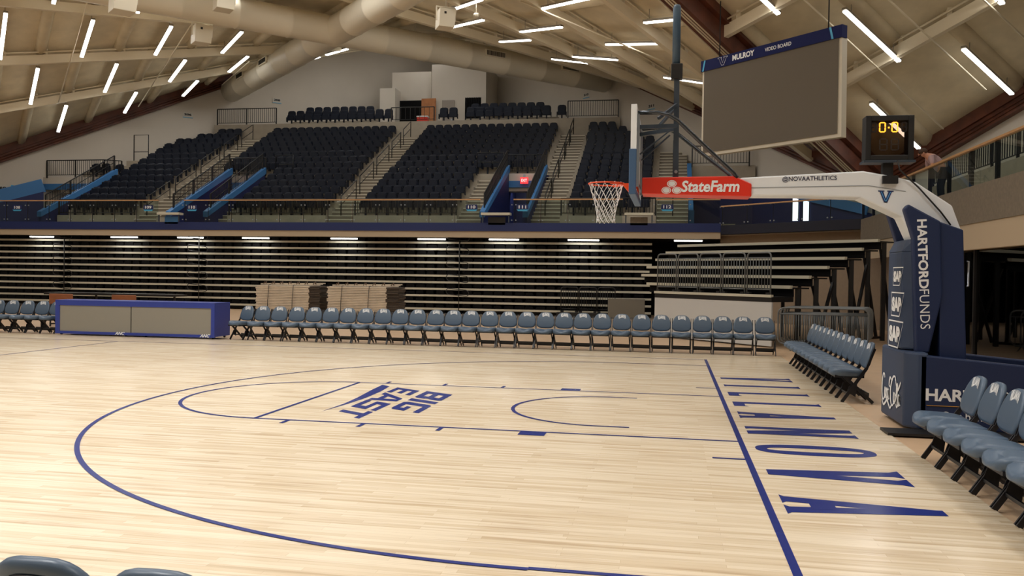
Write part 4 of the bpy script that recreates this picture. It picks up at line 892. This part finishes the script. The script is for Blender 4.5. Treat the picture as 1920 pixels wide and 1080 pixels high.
vlogo(V3((1.865, -.173, 2.775)), V3((1, 0, -.03)), V3((0, 0, 1)), .18, .155, arm, V3((0, -.0015, 0)), (mat('logo_grey', (120, 130, 150), .5), mat('logo_blue', (24, 44, 110), .4), mat('logo_light', (96, 170, 220), .4)))
m = MB(); m.text('HARTFORD', (2.168, -.424, 2.55), (0.05, 0, -1), (1, 0, 0.05), .84, .112, bold=.03); m.obj('lettering', WHITE, side)
m = MB(); m.text('FUNDS', (2.212, -.424, 1.70), (0.05, 0, -1), (1, 0, 0.05), .48, .112, bold=-.004); m.obj('lettering', WHITE, side)
for Y0_, w, z1, z0_ in ((.16, .48, 1.975, 1.74), (.22, .60, 1.66, 1.35), (.33, .70, 1.30, .955)):     # trapezoid badges on the mast front
    h = z1-z0_; z = (z1+z0_)/2; xx = 2.052
    m = MB(); q = [(Y0_, z1), (Y0_-w, z1), (Y0_-w*.66, z0_), (Y0_, z0_)]; cx, cz = sum(p[0] for p in q)/4, sum(p[1] for p in q)/4
    inn = [(cx+(a-cx)*.955, cz+(b-cz)*.90) for a, b in q]
    m.add([(xx, a, b) for a, b in q]+[(xx, a, b) for a, b in inn], [(0, 1, 5, 4), (1, 2, 6, 5), (2, 3, 7, 6), (3, 0, 4, 7)]); m.obj('badge_outline', WHITE, mp_)
    m = MB(); m.text('SAP', (xx, Y0_-.03, z-h*.30), (0, -1, 0), (0, 0, 1), w*.74, h*.60, bold=.07); m.obj('lettering', WHITE, mp_)
m = MB(); m.text('HARTFORD', (2.27, -.574, .37), V3((1, 0, -.01)), (0, 0, 1), 1.10, .15, bold=.03); m.obj('lettering', WHITE, sp_)
m = MB(); m.text('FUNDS', (3.42, -.574, .35), V3((1, 0, -.01)), (0, 0, 1), .68, .15, bold=-.005); m.obj('lettering', WHITE, sp_)
m = MB(); m.bar((2.28, -.571, .315), (4.1, -.571, .30), .018, .004); m.obj('gold_rule', mat('gold_print', (232, 168, 60), .5), sp_)
m = MB(); m.text('Our benchmark', (2.45, -.574, .15), V3((1, 0, -.01)), (0, 0, 1), .86, .10, bold=.002); m.obj('lettering', WHITE, sp_)
# script lettering on the front base pad: pen strokes as ribbons in (y, z)
cm = MB()
def pen(pts, w, n=6):
    Q = [V3((0, p[0], p[1])) for p in pts]; S = []
    for i in range(len(Q)-1):
        p0, p1, p2, p3 = Q[max(0, i-1)], Q[i], Q[i+1], Q[min(len(Q)-1, i+2)]
        for k in range(n):
            u = k/n; S.append(.5*((2*p1)+(p2-p0)*u+(2*p0-5*p1+4*p2-p3)*u*u+(3*p1-p0-3*p2+p3)*u**3))
    S.append(Q[-1]); o = len(cm.v); L = len(S)
    for i, s in enumerate(S):
        d = (S[min(L-1, i+1)]-S[max(0, i-1)]).normalized(); nn = V3((0, -d.z, d.y)); th = w*(.55+.45*math.sin(PI*(i+.5)/L))*(.75+.5*abs(d.z))
        cm.v += [tuple(V3((2.054-.00004*len(cm.f)/4, 0, 0))+s+nn*th/2), tuple(V3((2.054-.00004*len(cm.f)/4, 0, 0))+s-nn*th/2)]
    for i in range(L-1): cm.face((o+2*i, o+2*i+1, o+2*i+3, o+2*i+2))
def YZ(l, y0, z0, s): return [(y0-a*s, z0+b*.37+(.03 if max(q[1] for q in l) < .6 else 0)) for a, b in l]
C1 = [(.30, .86), (.26, .98), (.14, .98), (.03, .74), (.0, .40), (.06, .12), (.2, .08), (.34, .25)]
lo_ = lambda x: [(x+.10, .42), (x+.03, .42), (x, .22), (x+.06, .08), (x+.13, .22), (x+.11, .40), (x+.2, .36)]
lc_ = lambda x: [(x+.13, .38), (x+.06, .43), (x, .25), (x+.05, .08), (x+.16, .2)]
la_ = lambda x: [(x+.13, .40), (x+.04, .42), (x, .2), (x+.06, .08), (x+.13, .28), (x+.14, .42), (x+.13, .14), (x+.2, .12)]
ll_ = lambda x: [(x, .12), (x+.12, .62), (x+.12, .86), (x+.05, .74), (x+.03, .2), (x+.09, .07), (x+.18, .2)]
S_ = .44; yy, zz = .62, .20
for l in (C1, lo_(.30), lc_(.50), la_(.66)): pen(YZ(l, yy, zz, .46), .036)
yy2, zz2 = .17, .19
for l in ([(.42, .92), (.34, 1.08), (.16, 1.0), (.0, .62), (.02, .2), (.14, .04), (.3, .2)], lo_(.24), ll_(.44), la_(.60), [(.06, .92), (-.05, .98), (-.12, .72), (-.02, .66)], [(.42, .92), (.56, .66), (.72, .82), (.80, .98)]): pen(YZ(l, yy2, zz2, .60), .036)
pen([(.60, .22), (.52, .16), (.42, .20), (.34, .24), (.26, .20), (.18, .16), (.12, .20)], .04); cm.obj('script_lettering', WHITE, bp_)
# board
BX0, BX1 = -1.262, -1.212
bd = bpy.data.objects.new('backboard', None); COL.objects.link(bd); bd.parent = hp
m = MB(); m.box(BX0+.015, BX1-.015, -.88, .88, 2.90, 3.89); m.obj('glass_pane', GLASSB, bd)
m = MB()
m.box(BX0-.01, BX1+.012, -.914, -.874, 2.87, 3.93); m.box(BX0-.01, BX1+.012, .874, .914, 2.87, 3.93); m.box(BX0-.01, BX1+.012, -.874, .874, 3.89, 3.93); m.box(BX0-.01, BX1+.012, -.874, .874, 2.87, 2.91); m.obj('board_frame', WHITEM, bd, bevel=.004)
m = MB(); m.add([(BX0+.012, y, z) for y, z in ((-.305, 3.05), (.305, 3.05), (.305, 3.51), (-.305, 3.51), (-.255, 3.1), (.255, 3.1), (.255, 3.46), (-.255, 3.46))], [(0, 1, 5, 4), (1, 2, 6, 5), (2, 3, 7, 6), (3, 0, 4, 7)]); m.obj('target_square', WHITE, bd)
m = MB(); m.prism([(-.935, 2.82), (.935, 2.82), (.935, 3.38), (.885, 3.38), (.885, 2.90), (-.885, 2.90), (-.885, 3.38), (-.935, 3.38)], (BX0-.025, 0, 0), (0, 1, 0), (0, 0, 1), (.09, 0, 0)); m.obj('edge_padding', mat('board_padding', (62, 92, 128), .5), bd, bevel=.01)
m = MB()
for z in (3.0, 3.4, 3.8): m.bar((BX1+.02, -.60, z), (BX1+.02, .60, z), .02, .04)
for y in (-.60, .60): m.bar((BX1+.02, y, 2.95), (BX1+.02, y, 3.86), .03, .04)
m.obj('back_frame', SILV, bd)
# rim and net
m = MB(); cx = -1.63; n = 40; m.tube([(cx+.2375*math.cos(2*PI*i/n), .2375*math.sin(2*PI*i/n), 3.05) for i in range(n)], .0095, 8, closed=True)
rim = m.obj('rim', ORANGE, hp)
m = MB(); m.prism([(-1.40, 3.045), (-1.25, 3.05), (-1.25, 2.90), (-1.30, 2.90), (-1.40, 3.02)], (0, -.10, 0), (1, 0, 0), (0, 0, 1), (0, .20, 0)); m.tube([(-1.40, -.09, 3.035), (-1.56, -.232, 3.035)], .009, 6); m.tube([(-1.40, .09, 3.035), (-1.56, .232, 3.035)], .009, 6); m.box(-1.26, -1.20, -.13, .13, 2.89, 3.10); m.obj('rim_bracket', ORANGE, rim)
m = MB(); n = 12; zs = [3.045, 2.95, 2.86, 2.78, 2.71, 2.645, 2.585, 2.53]; rs = [.232, .205, .178, .155, .138, .126, .122, .128]; rj = random.Random(3)
K = {}
for i, (z, r) in enumerate(zip(zs, rs)):
    for k in range(n): a = 2*PI*(k+.5*(i % 2))/n+rj.uniform(-.05, .05); K[i, k] = V3((cx+r*math.cos(a), r*math.sin(a), z+rj.uniform(-.01, .01) if i else z))
for i in range(len(zs)-1):
    for k in range(n):
        for j in ((k, k-1) if i % 2 == 0 else (k, k+1)):
            p, q = K[i, k], K[i+1, j % n]; md = (p+q)/2; md = V3((cx+(md.x-cx)*.97, md.y*.97, md.z)); m.tube([p, md, q], .0038, 5)
for k in range(n): m.tube([K[0, k], K[0, k]+V3((0, 0, .02))], .006, 5)
net = m.obj('net', NETM, hp)
# board stays, lock mast, struts
for y in (-.60, .60):
    m = MB(); P = [(-1.20, y, 3.88), (-.95, y*.94, 3.885), (-.82, y*.88, 3.86), (-.70, y*.82, 3.79), (-.4, y*.62, 3.52), (0, y*.34, 3.17), (.06, y*.3, 3.10)]; m.tube(P, .026, 10); m.obj('stay_rod', mat('stay_steel', (70, 74, 80), .25, metal=.7), hp)
for y in (-.3, .3): m = MB(); m.bar((-1.2, y, 3.75), (-.72, y*.4, 3.79), .05); m.bar((-.95, y, 3.86), (-.72, y*.2, 4.08), .035); m.bar((-1.18, y, 3.40), (-.80, y*.6, 3.72), .018); m.obj('strut', GREYM, hp)
m = MB(); m.bar((-.715, 0, 3.05), (-.725, 0, 4.62), .07, .07); m.obj('lock_mast', GREYM, hp)
m = MB(); m.tube([(-.735, 0, 4.62), (-.735, 0, 5.37), (-.735, 0, 5.40)], [.052, .052, .040], 14); m.obj('mast_sleeve', mat('mast_blue', (58, 82, 104), .45), hp)
m = MB(); m.box(-.80, -.65, -.07, .07, 4.42, 4.62); m.obj('mast_clamp', BLACK, hp, bevel=.01)
m = MB(); m.smooth = True; m.tube([(-.715, -.05, 3.2), (-.715, -.035, 3.2)], .022, 10); m.obj('bolt', SILV, hp)
m = MB(); m.tube([(1.99, -.20, 3.30), (2.01, -.22, 3.18), (2.25, -.20, 2.95), (2.5, -.20, 2.66), (2.62, -.19, 2.5)], .010, 6); m.tube([(2.78, .3, 2.0), (2.80, .35, 1.3), (2.95, .5, .85), (3.4, .6, .6)], .014, 6); m.obj('power_cable', BLACK, hp)
m = MB(); m.tube([(2.78, -.3, 2.05), (2.80, -.3, 2.05), (2.80, -.3, 1.75), (2.78, -.3, 1.75)], .012, 6); m.obj('wall_handle', SILV, hp)
# shot clock
ck = bpy.data.objects.new('shot_clock', None); COL.objects.link(ck); ck.parent = hp; ck.location = (1.905, -.04, 3.31)
m = MB(); w, h, b, dp = .285, .56, .065, .11
for x in (-w, w-b): m.box(x, x+b, -dp, dp, 0, h)
for z in (0, h-b): m.box(-w+b, w-b, -dp, dp, z, z+b)
m.obj('clock_frame', BLACK, ck, bevel=.006)
CG = glassmat('clock_glass', (214, 206, 200), rough=.05)
for s in (-1, 1): m = MB(); m.box(-w+b, w-b, s*(dp-.03)-.004, s*(dp-.03)+.004, b, h-b); m.obj('clock_pane', CG, ck)
m = MB(); m.box(-w-.02, w+.02, -dp-.02, dp+.02, -.03, 0); m.obj('clock_base', GREYM, ck)
AMB = mat('amber_led', (255, 190, 60), .4, emit=1.1); OFF = mat('led_off', (38, 32, 30), .5); yd = -dp+.022
def digit(cx, cz, w, h, segs, mt, m, tk):
    S = {'a': (0, h/2, 1), 'd': (0, -h/2, 1), 'g': (0, 0, 1), 'b': (w/2, h/4, 0), 'c': (w/2, -h/4, 0), 'e': (-w/2, -h/4, 0), 'f': (-w/2, h/4, 0)}
    for s in segs:
        x, z, hz = S[s]; n = 4
        for i in range(n):
            o = (i+.5)/n-.5; px_, pz = (cx+x+o*w*.8, cz+z) if hz else (cx+x, cz+z+o*h*.42)
            m.add([(px_+tk*a, yd, pz+tk*c) for a, c in ((-1, 0), (0, -1), (1, 0), (0, 1))], [(0, 1, 2, 3)])
m = MB(); digit(-.085, .415, .065, .115, 'abcdef', AMB, m, .011); digit(.060, .415, .065, .115, 'abcdef', AMB, m, .011); m.add([(-.02, yd, .40), (.0, yd, .40), (.0, yd, .42), (-.02, yd, .42)], [(0, 1, 2, 3)]); m.obj('clock_digits', AMB, ck)
for q_ in ((-.07, .20, .085, .14), (.065, .20, .085, .14), (-.19, .415, .05, .11), (.17, .415, .05, .11)): m = MB(); digit(*q_, 'abcdefg', OFF, m, .011); m.obj('unlit_digit', OFF, ck)
m = MB(); m.box(-.06, .06, -.06, .06, -.22, -.03); m.box(-.09, .09, -.19, .05, -.30, -.20); m.obj('clock_mount', BLACK, ck)
# ---------------------------------------------------------------- lounge under the right balcony
m = MB(); m.box(6.25, 6.29, -16, 12.5, -.02, 2.6); g = m.obj('window_1', GLASSD); struct(g)
m = MB()
for y in (-4, -.5, 3, 6.5, 10): m.box(6.2, 6.32, y-.04, y+.04, -.02, 2.6)
struct(m.obj('trim_8', BLACK))
m = MB(); m.box(13.8, 14, -16, 18.8, -.1, 3.0); m.box(6.9, 13.8, 18.6, 18.8, -.1, 3.0); struct(m.obj('wall_lounge', TAN)); m = MB(); m.box(6.3, 13.8, -16, 18.6, -.018, -.012); struct(m.obj('floor', mat('lounge_floor', (176, 120, 78), .3, noise=.1)))
m = MB(); m.box(6.35, 13.8, -16, 18.6, 2.75, 2.85); struct(m.obj('ceiling', CREAM))
for i, x in enumerate((8.1, 9.75, 11.2)):
    m = MB(); n = 16; m.add([(x+.9*k/n, 18.3+(.10 if k % 2 else 0), z) for k in range(n+1) for z in (0, 2.74)], [(2*k, 2*k+2, 2*k+3, 2*k+1) for k in range(n)]); tag(m.obj('curtain', mat('curtain_cloth', (170, 160, 146), .8)), f'pale pleated curtain at the back of the lounge, {ORD[i]} from left', 'curtain', 'lounge curtains')
WC = mat('lounge_chair_white', (206, 200, 186), .5)
c0 = None
for i, (x, y, r) in enumerate(((8.75, 14.3, .6), (9.55, 14.0, .4), (9.0, 16.2, 2.8), (10.6, 14.6, -.5))):
    t = thing('lounge_chair', f'pale lounge chair behind the dark glass at right, {ORD[i]} one', 'chair', (x, y, -.012), r, 'pale lounge chairs')
    m = MB(); m.smooth = True; R = []
    for zz_, ww, yy_, th in ((.46, .25, .20, .05), (.60, .27, .24, .05), (.80, .25, .28, .045), (.98, .20, .32, .04), (1.02, .14, .33, .02)): R.append([V3((ww*math.cos(2*PI*k/16), yy_+th*math.sin(2*PI*k/16)-.10*abs(math.cos(2*PI*k/16))**3*(1.05-zz_), zz_)) for k in range(16)])
    m.loft(R); m.obj('backrest', WC, t); m = MB(); m.smooth = True; m.loft([[V3((x_*s, y_*s, z)) for x_, y_ in rr(.27, .26, 20)] for s, z in ((.9, .40), (1, .43), (1, .48), (.88, .50))]); m.obj('seat', WC, t)
    m = MB(); m.tube([(0, 0, .40), (0, 0, .03)], .03, 8); m.tube([(0, 0, .03), (0, 0, 0)], [.22, .24], 20); m.obj('pedestal', SILV, t)
t = thing('lounge_table', 'dark table among the pale lounge chairs behind glass', 'table', (9.9, 16.0, -.012)); m = MB(); m.box(-.4, .4, -.5, .5, .72, .76); m.obj('table_top', BLACK, t, bevel=.01); m = MB(); m.tube([(0, 0, 0), (0, 0, .72)], .05, 10); m.obj('pedestal', BLACK, t)
la = bpy.data.lights.new('lamp', 'AREA'); la.size = .6; la.energy = 170; la.color = (1, .86, .68)
t = thing('ceiling_light', 'round ceiling light inside the lounge behind dark glass', 'light', (9.6, 13.6, 2.74)); m = MB(); m.tube([(0, 0, 0), (0, 0, -.03)], .3, 24); m.obj('lamp_diffuser', TUBE, t); lo = bpy.data.objects.new('lamp', la); COL.objects.link(lo); lo.parent = t; lo.location = (0, 0, -.05)
# ---------------------------------------------------------------- person leaning on the right balcony
t = thing('person', 'person in a greyish pink shirt bending over the balcony rail behind the shot clock', 'person', (6.44, 13.9, 3.93), 0)
def skin(verts, edges, rad, name, mt, parent, root=0, sub=2):
    me = bpy.data.meshes.new(name); me.from_pydata(verts, edges, []); me.materials.append(mt); o = bpy.data.objects.new(name, me); COL.objects.link(o); o.parent = parent
    o.modifiers.new('s', 'SKIN'); 
    if not me.skin_vertices: me.attributes.new('x', 'FLOAT', 'POINT')
    for i, r in enumerate(rad):
        me.skin_vertices[0].data[i].radius = (r, r) if not isinstance(r, tuple) else r
    me.skin_vertices[0].data[root].use_root = True
    s = o.modifiers.new('d', 'SUBSURF'); s.levels = sub; s.render_levels = sub; return o
SKIN = mat('skin', (196, 140, 112), .5); SHIRT = mat('pink_shirt', (176, 148, 150), .8); JEAN = mat('dark_trousers', (40, 42, 52), .8); HAIR = mat('brown_hair', (70, 48, 34), .8)
bv = [(.16, 0, .92), (.06, 0, 1.10), (-.08, 0, 1.25), (-.18, 0, 1.33), (-.26, 0, 1.36), (-.31, 0, 1.39), (-.38, 0, 1.42),
      (.18, -.10, .88), (.12, -.11, .48), (.16, -.11, .07), (.04, -.11, .03), (.18, .10, .88), (.12, .11, .48), (.16, .11, .07), (.04, .11, .03),
      (-.17, -.17, 1.30), (-.16, -.26, 1.05), (-.28, -.18, .93), (-.17, .17, 1.30), (-.16, .26, 1.05), (-.28, .18, .93)]
be = [(0, 1), (1, 2), (2, 3), (3, 4), (4, 5), (5, 6), (0, 7), (7, 8), (8, 9), (9, 10), (0, 11), (11, 12), (12, 13), (13, 14), (3, 15), (15, 16), (16, 17), (3, 18), (18, 19), (19, 20)]
bra = [.15, .15, .16, .13, .065, .085, .095, .09, .062, .045, .04, .09, .062, .045, .04, .06, .045, .035, .06, .045, .035]
try:
    body = skin(bv, be, bra, 'body', SKIN, t)
    sh = skin(bv[:4]+[bv[15], (-.16, -.25, 1.06), bv[18], (-.16, .25, 1.06)], [(0, 1), (1, 2), (2, 3), (3, 4), (4, 5), (3, 6), (6, 7)], [.165, .165, .175, .14, .075, .06, .075, .06], 'shirt', SHIRT, t)
    tr = skin([bv[0], bv[7], bv[8], (.16, -.11, .10), bv[11], bv[12], (.16, .11, .10)], [(0, 1), (1, 2), (2, 3), (0, 4), (4, 5), (5, 6)], [.155, .10, .075, .06, .10, .075, .06], 'trousers', JEAN, t)
    for s in (-1, 1):
        for k in range(5):
            a = (k-2)*.016; skin([(-.28, s*.18, .93), (-.33, s*.18+a, .915-(.01 if k in (0, 4) else 0)), (-.355+.008*abs(k-2), s*.18+a*1.2, .895)], [(0, 1), (1, 2)], [.014, .009, .008], 'finger', SKIN, body, sub=1)
    m = MB(); m.smooth = True; m.loft([[V3((-.345+r*math.cos(k*PI/8)*1.05, r*math.sin(k*PI/8)*.95, z)) for k in range(16)] for r, z in ((.098, 1.41), (.112, 1.45), (.105, 1.50), (.07, 1.54), (.02, 1.555))]); m.obj('hair', HAIR, t)
    m = MB(); m.smooth = True; m.loft([[V3((-.455+x, .014*math.cos(k*PI/4), 1.385+.014*math.sin(k*PI/4)-x*.3)) for k in range(8)] for x in (.03, 0, -.02)]); m.obj('nose', SKIN, body)
    for s in (-1, 1):
        m = MB(); m.smooth = True; m.loft([[V3((-.352+.022*math.cos(k*PI/5), s*(.088+y), 1.40+.032*math.sin(k*PI/5))) for k in range(10)] for y in (0, .014)]); m.obj('ear', SKIN, body)
        m = MB(); m.smooth = True; m.tube([(-.455, s*.036, 1.405), (-.462, s*.036, 1.405)], .011, 8); m.obj('eye', BLACK, body)
    m = MB(); m.tube([(-.455, -.025, 1.345), (-.462, 0, 1.343), (-.455, .025, 1.345)], .006, 6); m.obj('mouth', mat('lips', (150, 80, 74), .5), body)
except Exception as ex: print('PERSON', ex)
